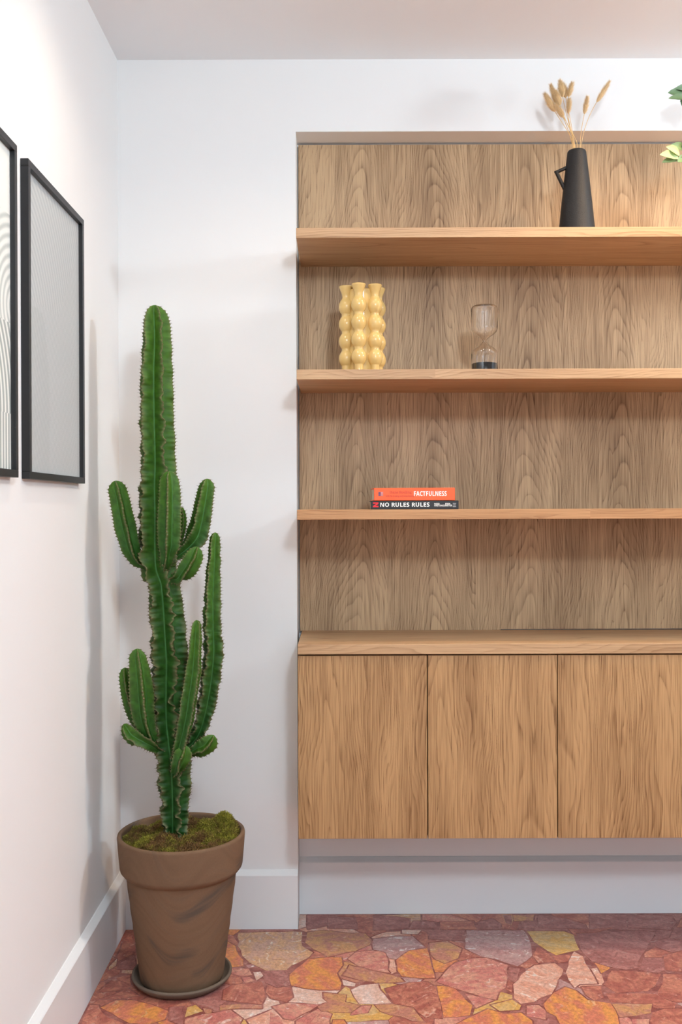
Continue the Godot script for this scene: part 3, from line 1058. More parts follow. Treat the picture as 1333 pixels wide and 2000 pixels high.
func build_cactus() -> void:
	var foot := at(341, 1622, POT.z + 0.01)
	var cactus := thing("cactus", "tall green columnar cactus with many arms and brown spiny ridges", "cactus", Vector3(foot.x, 0.36, foot.z))
	var parts := [
		["stem", [[340, 1634, 25], [340, 1618, 26], [340, 1590, 29], [340, 1555, 31], [339, 1520, 35], [337, 1485, 36], [332, 1440, 36], [328, 1400, 33], [328, 1340, 34], [329, 1290, 39], [326, 1240, 37], [323, 1190, 36], [318, 1140, 33], [309, 1112, 36], [307, 1080, 40], [307, 1000, 40], [306, 950, 38], [307, 900, 36], [305, 820, 35], [304, 735, 34], [305, 690, 31], [305, 650, 29], [303, 610, 25], [302, 596, 22]], [0.0], 5, 0.995, 0.30, 1.0],
		["arm", [[285, 1106, 8], [266, 1092, 13], [255, 1068, 18], [245, 1030, 20], [237, 990, 18.5], [229, 955, 17], [225, 939, 15]], [0.0, 0.01, 0.02, 0.02], 4, 1.25, 0.10, 0.3],
		["arm", [[322, 1112, 8], [326, 1090, 13], [330, 1062, 21], [331, 1015, 22], [332, 965, 20], [331, 935, 18], [331, 920, 16]], [0.03, 0.045, 0.05, 0.055], 4, 1.62, 0.10, 0.3],
		["arm", [[340, 1092, 9], [362, 1074, 17], [382, 1050, 23], [392, 1018, 21], [399, 980, 19], [404, 950, 17], [405, 935, 14]], [-0.01, -0.02, -0.025], 4, 1.95, 0.14, 0.5],
		["arm", [[335, 1130, 9], [352, 1126, 14], [366, 1112, 18], [378, 1092, 17], [386, 1068, 13]], [0.03, 0.045, 0.05], 4, 1.4, 0.14, 0.4],
		["arm", [[348, 1472, 10], [368, 1458, 14], [388, 1430, 17], [400, 1390, 19], [410, 1335, 21], [416, 1275, 22], [415, 1220, 20], [415, 1160, 18], [418, 1100, 15], [420, 1055, 12], [421, 1040, 9]], [0.0, -0.015, -0.02], 4, 2.05, 0.26, 1.0],
		["arm", [[340, 1480, 9], [352, 1455, 14], [363, 1410, 17], [371, 1360, 17.5], [378, 1310, 17], [382, 1260, 14], [384, 1225, 11], [384, 1211, 9]], [0.035, 0.05], 4, 2.4, 0.16, 0.7],
		["arm", [[308, 1462, 9], [292, 1435, 15], [281, 1400, 21], [277, 1355, 23], [273, 1315, 20], [269, 1285, 16], [268, 1267, 13]], [0.02, 0.04, 0.045], 4, 1.25, 0.14, 0.5],
		["arm", [[300, 1450, 9], [282, 1425, 14], [266, 1395, 17], [254, 1360, 16], [247, 1330, 13], [244, 1304, 10]], [0.0, 0.005], 4, 1.6, 0.12, 0.5],
		["arm", [[316, 1468, 8], [292, 1452, 14], [272, 1445, 17], [256, 1436, 16], [242, 1414, 12]], [0.02, 0.045, 0.05], 4, 1.9, 0.2, 0.7],
		["arm", [[352, 1478, 8], [376, 1468, 11], [394, 1462, 17], [407, 1453, 17], [418, 1436, 12]], [0.01, 0.015], 4, 1.4, 0.2, 0.7],
		["arm", [[342, 1510, 9], [350, 1493, 15], [357, 1476, 17], [363, 1456, 12]], [0.04, 0.055], 4, 1.5, 0.2, 0.6],
		["arm", [[334, 1085, 8], [348, 1050, 11], [354, 1020, 11], [352, 990, 9]], [-0.04, -0.055], 4, 1.0, 0.12, 0.5],
	]
	for k in parts.size():
		var p: Array = parts[k]
		var got := stem_from(p[1], p[2], 1.02 if p[3] == 5 else 1.08)
		var made := ribbed_stem(got[0], got[1], p[3], p[4], p[5], 300 + k * 7, p[6])
		for sh in made:
			for q in sh.v.size():
				sh.v[q] -= cactus.position
		var o := put(p[0], made[0], M.cactus_skin, cactus)
		var th := put("spines", made[1], M.thorn, o)
		th.set_meta("kind", "stuff")

# ------------------------------------------------------------------ small things on the shelves
func build_bubble_vase() -> void:
	var base := Vector3(0.0605, 1.5769, 0.125)
	var o := thing("bubble_vase", "glossy yellow ceramic vase shaped like a ring of stacked bubbles", "vase", base)
	var R := 0.0465
	var high := 0.2395
	for k in 6:
		var a := deg_to_rad(90.0 + 13.6 - 60.0 * k)
		var prof := [Vector2(0.0, 0.0), Vector2(0.0135, 0.0), Vector2(0.0125, 0.006)]
		for b in 4:
			var cy := 0.0415 + 0.0472 * b
			for s in range(-9, 10):
				var t := s / 9.0
				prof.append(Vector2(sqrt(0.0124 * 0.0124 + (0.0207 * 0.0207 - 0.0124 * 0.0124) * pow(maxf(0.0, 1.0 - t * t), 1.15)), cy + t * 0.0207))
		prof += [Vector2(0.0108, high - 0.0305), Vector2(0.0118, high - 0.022), Vector2(0.0150, high - 0.014), Vector2(0.0182, high - 0.006), Vector2(0.0194, high - 0.002), Vector2(0.0190, high), Vector2(0.0172, high - 0.001), Vector2(0.0130, high - 0.013), Vector2(0.0, high - 0.016)]
		var sh := Shape.new()
		sh.lathe(prof, 32, Vector3(cos(a) * R, 0, sin(a) * R))
		put("tube", sh, M.yellow_glaze, o)
	var core := Shape.new()
	core.lathe([Vector2(0.0, 0.001), Vector2(0.040, 0.001), Vector2(0.041, high - 0.012), Vector2(0.039, high - 0.009), Vector2(0.037, high - 0.012), Vector2(0.036, 0.02), Vector2(0.0, 0.02)], 40)
	put("core", core, M.yellow_glaze, o)

func build_hourglass() -> void:
	var o := thing("hourglass", "clear glass hourglass with black sand in its lower bulb", "hourglass", Vector3(0.395, 1.5769, 0.14))
	var h := 0.186
	var n := 0.0885
	var prof := [Vector2(0.0, 0.0), Vector2(0.033, 0.0), Vector2(0.0355, 0.0015), Vector2(0.0362, 0.005), Vector2(0.0362, 0.052), Vector2(0.0352, 0.058), Vector2(0.0315, 0.0645), Vector2(0.025, 0.0705), Vector2(0.016, 0.0765), Vector2(0.0085, 0.0825), Vector2(0.0048, 0.0865), Vector2(0.0042, n), Vector2(0.0048, 0.0905), Vector2(0.0085, 0.0945), Vector2(0.016, 0.1005), Vector2(0.025, 0.1065), Vector2(0.0315, 0.1125), Vector2(0.0352, 0.119), Vector2(0.0362, 0.125), Vector2(0.0362, 0.175), Vector2(0.0350, 0.181), Vector2(0.0305, 0.1845), Vector2(0.022, h), Vector2(0.0, h + 0.0006)]
	var wall := 0.0016
	var inner := []
	for k in prof.size():
		var p: Vector2 = prof[k]
		inner.append(Vector2(maxf(0.0, p.x - (wall if p.x > 0.0 else 0.0)), clampf(p.y, wall, h - wall)))
	inner.reverse()
	var sh := Shape.new()
	sh.lathe(prof, 48)
	sh.lathe(inner, 48)
	put("glass", sh, M.clear_glass, o)
	var sand := Shape.new()
	sand.lathe([Vector2(0.0, 0.0022), Vector2(0.0325, 0.0022), Vector2(0.0342, 0.005), Vector2(0.0342, 0.0262), Vector2(0.026, 0.0285), Vector2(0.0, 0.0305)], 48)
	put("sand", sand, M.black_sand, o)

func build_jug() -> void:
	var base := Vector3(0.6536, 1.9515, 0.12)
	var o := thing("jug", "matte black conical jug with an angular handle on the top shelf", "jug", base)
	var h := 0.2415
	var prof := [Vector2(0.0, 0.0), Vector2(0.0500, 0.0), Vector2(0.0515, 0.002)]
	for k in 24:
		var t := k / 23.0
		prof.append(Vector2(lerpf(0.0513, 0.0258, pow(t, 0.94)) + 0.0010 * sin(t * PI), 0.004 + t * (h - 0.010)))
	prof += [Vector2(0.0248, h - 0.0035), Vector2(0.0232, h - 0.0010), Vector2(0.0215, h), Vector2(0.0200, h - 0.001), Vector2(0.0195, h - 0.006), Vector2(0.030, 0.12), Vector2(0.040, 0.02), Vector2(0.0, 0.012)]
	var sh := Shape.new()
	sh.lathe(prof, 64)
	put("body", sh, M.black_clay, o)
	# angular handle: a bar out from the neck, then slanting back to the belly
	var hd := Shape.new()
	var pts := [at(1112, 325.5, base.z) - base, at(1087.5, 336.5, base.z) - base, at(1104.5, 371.5, base.z) - base]
	var wdt := 0.0056
	var hgt := 0.0044
	var rows := []
	for k in 3:
		var d0: Vector3 = (pts[maxi(k, 1)] - pts[maxi(k, 1) - 1]).normalized()
		var d1: Vector3 = (pts[mini(k + 1, 2)] - pts[mini(k, 1)]).normalized()
		var n0 := Vector3(-d0.y, d0.x, 0)
		var n1 := Vector3(-d1.y, d1.x, 0)
		var m := (n0 + n1).normalized()
		m /= maxf(0.4, m.dot(n0))
		var row := []
		for s in 17:
			var a := TAU * s / 16.0
			var c := cos(a)
			var e := sin(a)
			var sq := 1.0 / pow(pow(absf(c), 5.0) + pow(absf(e), 5.0), 0.2)
			row.append(pts[k] + m * c * sq * hgt + Vector3(0, 0, e * sq * wdt))
		rows.append(row)
	for k in 2:
		hd.grid([rows[k], rows[k + 1]], true)
	put("handle", hd, M.black_clay, o)

func build_dried_grass() -> void:
	var mouth := Vector3(0.6536, 2.190, 0.12)
	# head: foot and tip in the photograph's pixels, half width in metres, distance towards the eye, where its stalk leaves the jug
	var heads := [
		[1085, 218, 1063, 181, 0.0088, 0.02, -0.011, "broadest fluffy pale grass head, lowest on the left of the bunch"],
		[1091, 205, 1075, 163, 0.0075, 0.005, -0.012, "fluffy grass head leaning left, next above the lowest left one"],
		[1095, 206, 1086, 176, 0.0072, 0.025, -0.008, "short fluffy grass head in the middle of the left bunch"],
		[1100, 190, 1094, 155, 0.0080, 0.01, -0.009, "topmost fluffy grass head of the bunch in the black jug"],
		[1106, 191, 1100, 162, 0.0078, -0.005, -0.006, "fluffy grass head just right of the topmost one"],
		[1111, 190, 1119, 160, 0.0052, 0.0, -0.004, "slim grass head leaning right at the bunch's right edge"],
		[1102, 230, 1085, 203, 0.0062, 0.035, -0.010, "small grass head hanging lowest in front of the bunch"],
		[1111, 222, 1113, 192, 0.0050, 0.02, 0.001, "small upright grass head below the right of the bunch"],
		[1142, 223, 1149, 187, 0.0052, 0.015, 0.008, "upright grass head standing alone, second from the right"],
		[1166, 200, 1193, 157, 0.0052, 0.0, 0.012, "grass head leaning far right, away from all the others"],
	]
	for k in heads.size():
		var d: Array = heads[k]
		var z: float = mouth.z + d[5]
		var foot := at(d[0], d[1], z)
		var tip := at(d[2], d[3], z)
		var low := Vector3(mouth.x + d[6] * 0.9, mouth.y - 0.15, mouth.z + d[5] * 0.15)
		var rim := Vector3(mouth.x + d[6], mouth.y + 0.004, mouth.z + clampf(d[5] * 0.4, -0.012, 0.012))
		var o := thing("dried_grass_stem", d[7], "dried grass", rim, 0.0, "dried grasses in the black jug")
		var cu := Curve3D.new()
		var lean := (tip - foot).normalized() * 0.05
		cu.add_point(low, Vector3.ZERO, (rim - low) * 0.3)
		cu.add_point(rim, (low - rim) * 0.25, (rim - low).normalized() * 0.035)
		cu.add_point(foot, -lean, Vector3.ZERO)
		cu.bake_interval = 0.006
		var pts := []
		var rad := []
		for p in cu.get_baked_points():
			pts.append(p - rim)
			rad.append(0.00085)
		var st := Shape.new()
		st.tube(pts, rad, 6)
		put("stalk", st, M.straw, o)
		var hd := Shape.new()
		var axis := tip - foot
		var long := axis.length()
		axis /= long
		var sx := axis.cross(Vector3.BACK).normalized()
		var sy := axis.cross(sx)
		var rows := []
		for s in 15:
			var t := s / 14.0
			var r: float = d[4] * 0.92 * pow(sin(PI * clampf(pow(t, 0.75), 0.01, 0.985)), 0.75)
			var row := []
			for q in 15:
				var a := TAU * q / 14.0
				row.append(foot - rim + axis * long * t * 0.94 + (sx * cos(a) + sy * sin(a)) * r)
			rows.append(row)
		hd.tint = Color(0.74, 0.51, 0.26)
		hd.grid(rows, true)
		for q in 900:
			var t := pow(rng.randf(), 0.9)
			var a := rng.randf() * TAU
			var r: float = d[4] * 0.88 * pow(sin(PI * clampf(pow(t, 0.75), 0.02, 0.98)), 0.75)
			var out := sx * cos(a) + sy * sin(a)
			var b := foot - rim + axis * long * t * 0.92 + out * r
			var dir: Vector3 = (out * 0.55 + axis * rng.randf_range(0.7, 1.3) + Vector3(rng.randfn(0, 0.15), rng.randfn(0, 0.15), rng.randfn(0, 0.15))).normalized()
			var g := rng.randf_range(0.75, 1.2)
			hd.tint = Color(0.86, 0.64, 0.37) * g
			cone(hd, b, b + dir * rng.randf_range(0.006, 0.012), 0.00024)
		put("seed_head", hd, M.fluff, o)

func lettering(words: String, high: float, parent: Node3D, called: String, mat: Material, where: Vector3, bold := true, squeeze := 1.0, face := "Droid Sans") -> void:
	var tm := TextMesh.new()
	var f := SystemFont.new()
	f.font_names = PackedStringArray([face])
	f.font_weight = 700 if bold else 400
	tm.font = f
	tm.text = words
	tm.font_size = 64
	tm.pixel_size = high / 46.0          # capitals are about 46 pixels tall at this size
	tm.depth = 0.0003
	tm.curve_step = 2.0
	tm.horizontal_alignment = HORIZONTAL_ALIGNMENT_LEFT
	tm.vertical_alignment = VERTICAL_ALIGNMENT_CENTER
	var o := put(called, tm, mat, parent)
	o.position = where
	o.scale.x = squeeze

func book(label: String, where: Vector3, turn: float, size: Vector3, cover: Material, group: String) -> Node3D:
	# spine towards the reader: x along the spine, z = 0 at the spine's face
	var o := thing("book", label, "book", where, turn, group)
	var c := Shape.new()
	var b := 0.0022
	c.box(Vector3(0, size.y / 2.0, -0.0015), Vector3(size.x, size.y, 0.003), 0.0012)
	c.box(Vector3(0, b / 2.0, -size.z / 2.0 - 0.001), Vector3(size.x, b, size.z), 0.0006)
	c.box(Vector3(0, size.y - b / 2.0, -size.z / 2.0 - 0.001), Vector3(size.x, b, size.z), 0.0006)
	put("cover", c, cover, o)
	var p := Shape.new()
	p.box(Vector3(0, size.y / 2.0, -size.z / 2.0 - 0.002), Vector3(size.x - 0.007, size.y - 2.0 * b, size.z - 0.007), 0.0)
	put("pages", p, M.paper, o)
	return o

func build_books() -> void:
	var y := 1.2054
	var black := book("black hardback with white title lettering, under the orange book", Vector3(0.1989, y, 0.19), 0.0, Vector3(0.2364, 0.0232, 0.155), M.book_black, "books on the lowest shelf")
	# red folded-ribbon emblem: two bars joined by a slanting one
	var em := Shape.new()
	var x0 := -0.1125
	for s in [[0.0150, 0.0188, 0.0, 0.0148], [0.0058, 0.0096, 0.0, 0.0148]]:
		em.box(Vector3(x0 + s[3] / 2.0, (s[0] + s[1]) / 2.0, 0.0003), Vector3(s[3], s[1] - s[0], 0.0006))
	em.quad(Vector3(x0, 0.0096, 0.0007), Vector3(x0 + 0.006, 0.0096, 0.0007), Vector3(x0 + 0.0148, 0.0150, 0.0007), Vector3(x0 + 0.0088, 0.0150, 0.0007))
	put("emblem", em, M.book_red, black)
	lettering("NO RULES RULES", 0.0108, black, "title_lettering", M.book_white, Vector3(-0.0945, 0.0123, 0.0002), true, 1.125)
	lettering("REED", 0.0024, black, "author_lettering", M.book_white, Vector3(0.0520, 0.0146, 0.0002), true, 0.95)
	lettering("HASTINGS", 0.0024, black, "author_lettering", M.book_white, Vector3(0.0520, 0.0098, 0.0002), true, 0.95)
	lettering("ERIN", 0.0024, black, "author_lettering", M.book_white, Vector3(0.0815, 0.0146, 0.0002), true, 0.95)
	lettering("MEYER", 0.0024, black, "author_lettering", M.book_white, Vector3(0.0815, 0.0098, 0.0002), true, 0.95)
	for k in 3:                           # publisher's mark: a small stack of pale strokes
		var st := Shape.new()
		st.box(Vector3(0.1068, 0.0070 + 0.0044 * k, 0.0002), Vector3(0.0088 - 0.0014 * (k % 2), 0.0021, 0.0006))
		put("publisher_mark", st, M.book_grey, black)
	var orange := book("orange hardback with white and red lettering lying on the black book", Vector3(0.1985, y + 0.0234, 0.187), deg_to_rad(1.6), Vector3(0.2190, 0.0345, 0.150), M.book_orange, "books on the lowest shelf")
	lettering("FACTFULNESS", 0.0124, orange, "title_lettering", M.book_white, Vector3(-0.0030, 0.0185, 0.0002), true, 0.80)
	lettering("Hans Rosling", 0.0062, orange, "author_lettering", M.book_rust, Vector3(-0.0675, 0.0225, 0.0002), false, 1.12, "Droid Serif")
	lettering("with Ola Rosling and Anna Rosling", 0.0034, orange, "author_lettering", M.book_rust, Vector3(-0.0785, 0.0125, 0.0002), false, 0.74, "Droid Serif")
	for k in 4:                           # little square emblem of four tiles
		var st := Shape.new()
		st.box(Vector3(-0.0945 + 0.0066 * (k % 2), 0.0155 + 0.0056 * (k / 2), 0.0002), Vector3(0.0060, 0.0050, 0.0006))
		put("emblem", st, M.book_mauve if k % 2 == 1 else M.book_blue, orange)

func leaf_shape(sh: Shape, foot: Vector3, tip: Vector3, face: Vector3, wide: float, cup: float) -> void:
	var axis := tip - foot
	var side := axis.cross(face).normalized()
	var nrm := side.cross(axis).normalized()
	for layer in 2:
		var rows := []
		for s in 11:
			var t := s / 10.0
			var w := wide * pow(sin(PI * clampf(0.04 + t * 0.955, 0.0, 1.0)), 0.7) * (1.0 + 0.06 * sin(t * 21.0))
			var row := []
			for q in 7:
				var e := (q - 3) / 3.0
				row.append(foot + axis * t + side * w * e + nrm * (cup * (e * e - 0.5) * w + 0.1 * axis.length() * sin(PI * t) + (0.0 if layer == 0 else -0.0006)))
			rows.append(row)
		sh.grid(rows, false, layer == 1)

func build_leafy_branches() -> void:
	var base := Vector3(1.115, 1.9515, 0.11)
	var va := thing("stoneware_vase", "round pale stoneware vase holding leafy green twigs", "vase", base)
	var sh := Shape.new()
	sh.lathe([Vector2(0, 0), Vector2(0.034, 0), Vector2(0.040, 0.004), Vector2(0.058, 0.04), Vector2(0.064, 0.075), Vector2(0.056, 0.11), Vector2(0.034, 0.138), Vector2(0.026, 0.15), Vector2(0.028, 0.166), Vector2(0.0315, 0.170), Vector2(0.026, 0.168), Vector2(0.022, 0.15), Vector2(0.05, 0.08), Vector2(0.0, 0.02)], 48)
	put("body", sh, M.stoneware, va)
	var twigs := [
		["upper leafy green twig reaching in above the niche", [Vector3(1.115, 2.0, 0.11), Vector3(1.11, 2.13, 0.112), Vector3(1.06, 2.235, 0.135), at(1362, 196, 0.148), at(1338, 190, 0.152)], [
			[1350, 191, 1306, 181, 0.0165, 0.150], [1352, 195, 1307, 192, 0.0105, 0.164], [1350, 178, 1320, 173, 0.011, 0.146], [1333, 194, 1338, 214, 0.010, 0.152], [1360, 188, 1385, 166, 0.015, 0.150], [1362, 206, 1396, 214, 0.015, 0.148]]],
		["lower leafy green twig reaching in front of the oak panel", [Vector3(1.115, 2.0, 0.11), Vector3(1.112, 2.12, 0.13), Vector3(1.06, 2.165, 0.165), at(1355, 306, 0.182), at(1322, 306, 0.19)], [
			[1326, 309, 1290, 302, 0.0130, 0.205], [1328, 303, 1302, 287, 0.0120, 0.199], [1326, 312, 1294, 317, 0.0090, 0.192], [1345, 296, 1310, 284, 0.0130, 0.180], [1345, 308, 1324, 316, 0.012, 0.184], [1352, 297, 1334, 279, 0.012, 0.178], [1366, 300, 1396, 287, 0.015, 0.178]]],
	]
	for tw in twigs:
		var o := thing("leafy_twig", tw[0], "twig", tw[1][1], 0.0, "leafy twigs in the pale vase")
		var cu := Curve3D.new()
		for k in tw[1].size():
			var t: Vector3 = (tw[1][mini(k + 1, tw[1].size() - 1)] - tw[1][maxi(k - 1, 0)]) / 6.0
			cu.add_point(tw[1][k], -t, t)
		cu.bake_interval = 0.01
		var pts := []
		var rad := []
		for p in cu.get_baked_points():
			pts.append(p - tw[1][1])
			rad.append(0.0013)
		var st := Shape.new()
		st.tube(pts, rad, 7)
		put("stalk", st, M.twig, o)
		for lf in tw[2]:
			var ls := Shape.new()
			var foot: Vector3 = at(lf[0], lf[1], lf[5] - 0.008) - tw[1][1]
			var tip: Vector3 = at(lf[2], lf[3], lf[5] + 0.01) - tw[1][1]
			leaf_shape(ls, foot, tip, Vector3(0.1, 0.32, 0.94), lf[4] * 1.05, 0.5)
			put("leaf", ls, M.leaf if lf[5] < 0.19 else M.leaf_pale, o)

# ------------------------------------------------------------------ everything together
var LAMPS: Array[Vector3] = []
var LAMP_POWER := []
var LAMP_WORDS := []
var GLOBES := []
const GLOBE_TINT := Color(0.868, 0.942, 1.0)

func daylight(called: String, where: Vector3, turn: Vector3, size: Vector2, energy: float, color: Color) -> void:
	var l := AreaLight3D.new()
	l.name = called
	l.area_size = size
	l.light_energy = energy
	l.light_color = color
	l.area_range = 14.0
	l.area_attenuation = 2.0
	l.shadow_enabled = true
	l.position = where
	l.rotation = turn
	add_child(l, true)

func globe(p: Vector3, energy: float, label: String) -> void:
	var o := thing("globe_lamp", label, "pendant lamp", p)
	var gl := Shape.new()
	var prof := []
	for k in 25:
		var a := -PI / 2.0 + PI * k / 24.0
		prof.append(Vector2(0.12 * cos(a), 0.12 * sin(a)))
	gl.lathe(prof, 40)
	put("shade", gl, M.lamp_glow, o)
	var rod := Shape.new()
	rod.lathe([Vector2(0.0, 0.117), Vector2(0.022, 0.117), Vector2(0.022, 0.135), Vector2(0.004, 0.137), Vector2(0.004, CEIL_Y - p.y - 0.02), Vector2(0.05, CEIL_Y - p.y - 0.018), Vector2(0.05, CEIL_Y - p.y)], 24)
	put("rod", rod, M.white_paint, o)
	var l := OmniLight3D.new()
	l.name = "bulb"
	l.light_color = GLOBE_TINT
	l.light_energy = energy
	l.light_size = 0.12
	l.omni_range = 14.0
	l.omni_attenuation = 2.0
	l.shadow_enabled = true
	o.add_child(l)

func _ready() -> void:
	rng.seed = 20240611
	# ---- camera
	cam_basis = Basis(Vector3.RIGHT, PITCH) * Basis(Vector3.BACK, ROLL)
	var cam := Camera3D.new()
	cam.name = "camera"
	cam.transform = Transform3D(cam_basis, EYE)
	cam.fov = rad_to_deg(2.0 * atan(1000.0 / FOCAL))
	cam.near = 0.05
	cam.far = 60.0
	add_child(cam)
	cam.current = true
	# ---- sky and exposure
	var env := Environment.new()
	env.background_mode = Environment.BG_SKY
	var sky := Sky.new()
	var sm := ProceduralSkyMaterial.new()
	sm.sky_top_color = Color(0.62, 0.72, 0.86)
	sm.sky_horizon_color = Color(0.85, 0.88, 0.92)
	sm.ground_bottom_color = Color(0.40, 0.40, 0.38)
	sm.ground_horizon_color = Color(0.72, 0.73, 0.73)
	sky.sky_material = sm
	env.sky = sky
	env.tonemap_mode = Environment.TONE_MAPPER_LINEAR
	env.tonemap_exposure = 1.03
	env.sdfgi_enabled = true
	env.ssao_enabled = true
	env.ssil_enabled = true
	var we := WorldEnvironment.new()
	we.name = "surroundings"
	we.environment = env
	add_child(we)
	# ---- daylight through the two windows (right wall, and behind the camera) and the ceiling downlights
	daylight("window_daylight", Vector3(ROOM_R - 0.02, 1.2, 1.45), Vector3(0, PI / 2.0, 0), Vector2(1.3, 1.8), 0.3, Color(0.85, 0.93, 1.0))
	daylight("window_daylight", Vector3(1.2, 1.13, ROOM_B - 0.02), Vector3(0, 0, 0), Vector2(2.1, 2.05), 1.9, Color(0.88, 0.947, 1.0))
	GLOBES = [[Vector3(2.3, 2.2, 0.85), 2.0, "white globe lamp hanging nearer the right wall"], [Vector3(0.45, 2.22, 2.85), 2.45, "white globe lamp hanging in the middle of the room"]]
	LAMPS = [Vector3(-0.22, CEIL_Y, 0.80), Vector3(0.95, CEIL_Y, 0.55), Vector3(0.25, CEIL_Y, 0.50), Vector3(2.2, CEIL_Y, 0.62)]
	LAMP_POWER = [0.36, 1.4, 0.10, 0.1]
	LAMP_WORDS = ["over the cactus corner", "over the black jug", "in front of the books", "near the right wall"]
	# ---- materials
	M.wall = plain(Color(0.925, 0.920, 0.910), 0.75, 0.0, 0.3)
	M.far_wall = plain(Color(0.46, 0.44, 0.42), 0.8, 0.0, 0.3)
	M.ceiling = plain(Color(0.925, 0.935, 0.940), 0.85, 0.0, 0.2)
	M.white_paint = plain(Color(0.925, 0.925, 0.92), 0.42, 0.0, 0.45)
	M.pane = plain(Color(1, 1, 1, 0.04), 0.02)
	M.pane.transparency = BaseMaterial3D.TRANSPARENCY_ALPHA
	M.picture_glass = plain(Color(1, 1, 1, 0.03), 0.03, 0.0, 0.2)
	M.picture_glass.transparency = BaseMaterial3D.TRANSPARENCY_ALPHA
	M.lamp_glow = plain(Color(0.95, 0.93, 0.9), 0.6)
	M.lamp_glow.emission_enabled = true
	M.lamp_glow.emission = Color(1.0, 0.88, 0.74)
	M.lamp_glow.emission_energy_multiplier = 2.0
	M.matrix = marble(512, 0.5, 61, Color(0.53, 0.30, 0.27), Color(0.63, 0.41, 0.37), Color(0.70, 0.55, 0.51), 0.8, 0.2)
	M.orange = marble(320, 0.42, 11, Color(0.83, 0.56, 0.31), Color(0.77, 0.46, 0.36), Color(0.84, 0.70, 0.56), 0.6, 0.35)
	M.ochre = marble(320, 0.42, 12, Color(0.76, 0.56, 0.38), Color(0.70, 0.47, 0.40), Color(0.82, 0.70, 0.58), 0.6, 0.35)
	M.yellow = marble(256, 0.35, 13, Color(0.80, 0.61, 0.34), Color(0.78, 0.64, 0.45), Color(0.88, 0.80, 0.68), 0.5, 0.2)
	M.pink = marble(320, 0.42, 14, Color(0.74, 0.45, 0.41), Color(0.79, 0.57, 0.48), Color(0.88, 0.80, 0.76), 0.7, 0.4)
	M.rose = marble(320, 0.42, 15, Color(0.84, 0.66, 0.58), Color(0.82, 0.58, 0.48), Color(0.90, 0.86, 0.82), 0.8, 0.3)
	M.white = marble(256, 0.35, 16, Color(0.85, 0.74, 0.69), Color(0.82, 0.66, 0.58), Color(0.92, 0.90, 0.88), 0.9, 0.3)
	M.lilac = marble(320, 0.42, 17, Color(0.68, 0.50, 0.48), Color(0.72, 0.58, 0.55), Color(0.86, 0.82, 0.80), 0.9, 0.4)
	M.cream = marble(320, 0.42, 18, Color(0.78, 0.60, 0.45), Color(0.74, 0.58, 0.50), Color(0.84, 0.80, 0.74), 0.9, 0.45)
	M.red = marble(320, 0.42, 19, Color(0.63, 0.36, 0.31), Color(0.74, 0.48, 0.39), Color(0.82, 0.66, 0.58), 0.7, 0.4)
	M.maroon = marble(320, 0.42, 20, Color(0.60, 0.37, 0.34), Color(0.68, 0.46, 0.42), Color(0.74, 0.60, 0.56), 0.5, 0.4)
	var panel_tex := oak(2048, 1024, 1.80, 1.46, 4, 0.262, 0.120, 0.0075, Color(0.770, 0.640, 0.490), Color(0.37, 0.26, 0.16), 0.44, 0.8)
	M.oak_panel = wood(panel_tex, 1.80, 1.46, 0.55)
	var door_tex := oak(1280, 640, 1.00, 0.80, 27, 0.25, 0.022, 0.0070, Color(0.735, 0.575, 0.395), Color(0.40, 0.265, 0.14), 0.60, 0.9)
	M.oak_door = wood(door_tex, 1.00, 0.80, 0.55)
	var edge_tex := oak(512, 1024, 0.36, 1.30, 55, 0.36, 0.022, 0.0075, Color(0.755, 0.610, 0.455), Color(0.50, 0.355, 0.23), 0.55, 0.5)
	M.oak_edge = wood(edge_tex, 0.36, 1.30, 0.5)
	M.oak_edge_warm = wood(edge_tex, 0.36, 1.30, 0.5)
	M.oak_edge_warm.albedo_color = Color(1.0, 0.93, 0.86)
	M.dark_gap = plain(Color(0.10, 0.07, 0.05), 0.8)
	M.black_frame = plain(Color(0.085, 0.085, 0.09), 0.42)
	M.print_lines = plain(Color.WHITE, 0.7)
	M.print_lines.albedo_texture = print_texture(768, 1152, false)
	M.print_arcs = plain(Color.WHITE, 0.7)
	M.print_arcs.albedo_texture = print_texture(768, 1152, true)
	M.clay = plain(Color.WHITE, 0.85, 0.0, 0.3)
	M.clay.albedo_texture = clay(1024, 640)
	M.clay.uv1_scale = Vector3(1, 1.0 / 0.92, 1)
	M.clay_grey = plain(Color(0.42, 0.365, 0.315), 0.85, 0.0, 0.3)
	M.moss_soil = plain(Color(0.25, 0.19, 0.09), 0.95)
	M.leafy = tinted(0.8, 0.3)
	M.leafy.cull_mode = BaseMaterial3D.CULL_DISABLED
	M.cactus_skin = tinted(0.5, 0.36)
	M.thorn = tinted(0.7)
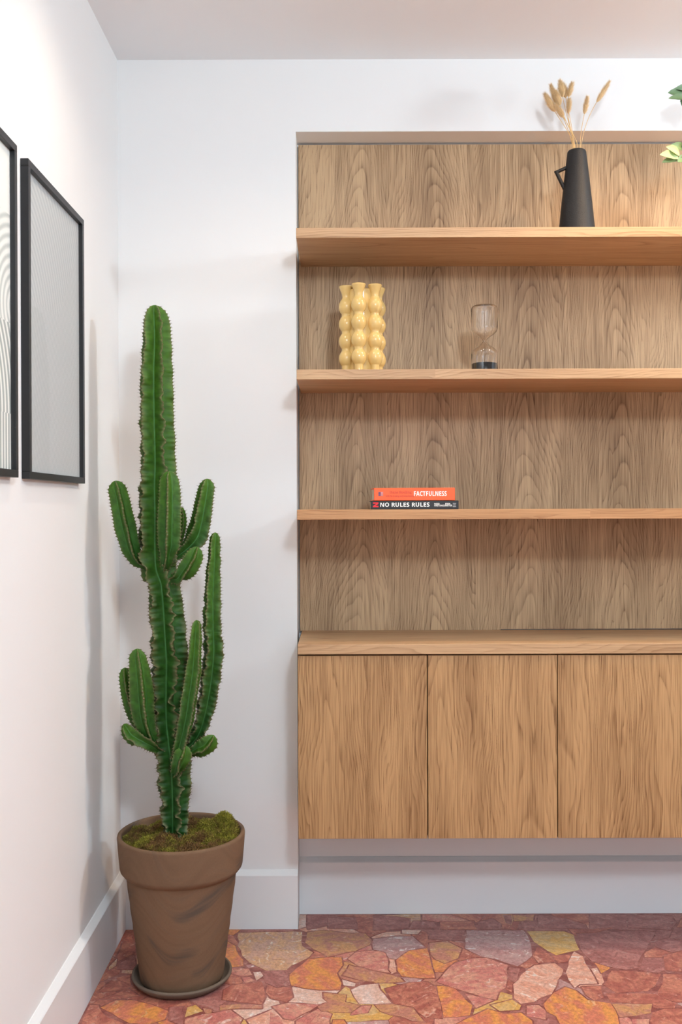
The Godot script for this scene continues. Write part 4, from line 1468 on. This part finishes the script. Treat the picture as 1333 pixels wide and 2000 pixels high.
	M.yellow_glaze = plain(Color(0.835, 0.70, 0.44), 0.16, 0.0, 0.5)
	M.clear_glass = plain(Color(1, 1, 1, 0.0), 0.0)
	M.clear_glass.refraction_enabled = true
	M.clear_glass.refraction_scale = 0.05
	M.black_sand = plain(Color(0.04, 0.04, 0.05), 0.8)
	M.black_clay = plain(Color(0.085, 0.083, 0.085), 0.55, 0.0, 0.45)
	var grit := NoiseTexture2D.new()
	grit.noise = noise(0.035, 91, 3)
	grit.width = 256
	grit.height = 256
	grit.seamless = true
	M.black_clay.heightmap_enabled = true
	M.black_clay.heightmap_texture = grit
	M.black_clay.heightmap_scale = 0.05
	M.black_clay.uv1_triplanar = true
	M.black_clay.uv1_scale = Vector3(36, 36, 36)
	M.straw = plain(Color(0.86, 0.72, 0.50), 0.8)
	M.fluff = tinted(0.9, 0.2)
	M.fluff.backlight_enabled = true
	M.fluff.backlight = Color(0.35, 0.28, 0.2)
	M.paper = plain(Color(0.88, 0.86, 0.80), 0.9)
	M.book_black = plain(Color(0.07, 0.07, 0.075), 0.4)
	M.book_orange = plain(Color(0.96, 0.36, 0.13), 0.4)
	M.book_white = plain(Color(0.95, 0.95, 0.93), 0.5)
	M.book_grey = plain(Color(0.62, 0.62, 0.62), 0.5)
	M.book_red = plain(Color(0.86, 0.10, 0.14), 0.5)
	M.book_rust = plain(Color(0.66, 0.20, 0.12), 0.5)
	M.book_mauve = plain(Color(0.78, 0.52, 0.52), 0.5)
	M.book_blue = plain(Color(0.42, 0.28, 0.42), 0.5)
	M.stoneware = plain(Color(0.82, 0.80, 0.76), 0.6)
	M.twig = plain(Color(0.40, 0.42, 0.26), 0.7)
	M.leaf = plain(Color(0.40, 0.50, 0.34), 0.5)
	M.leaf_pale = plain(Color(0.62, 0.70, 0.47), 0.5)
	# ---- the place, large to small
	build_room()
	build_joinery()
	build_pictures()
	build_pot()
	build_moss()
	build_cactus()
	build_bubble_vase()
	build_hourglass()
	build_jug()
	build_dried_grass()
	build_books()
	build_leafy_branches()
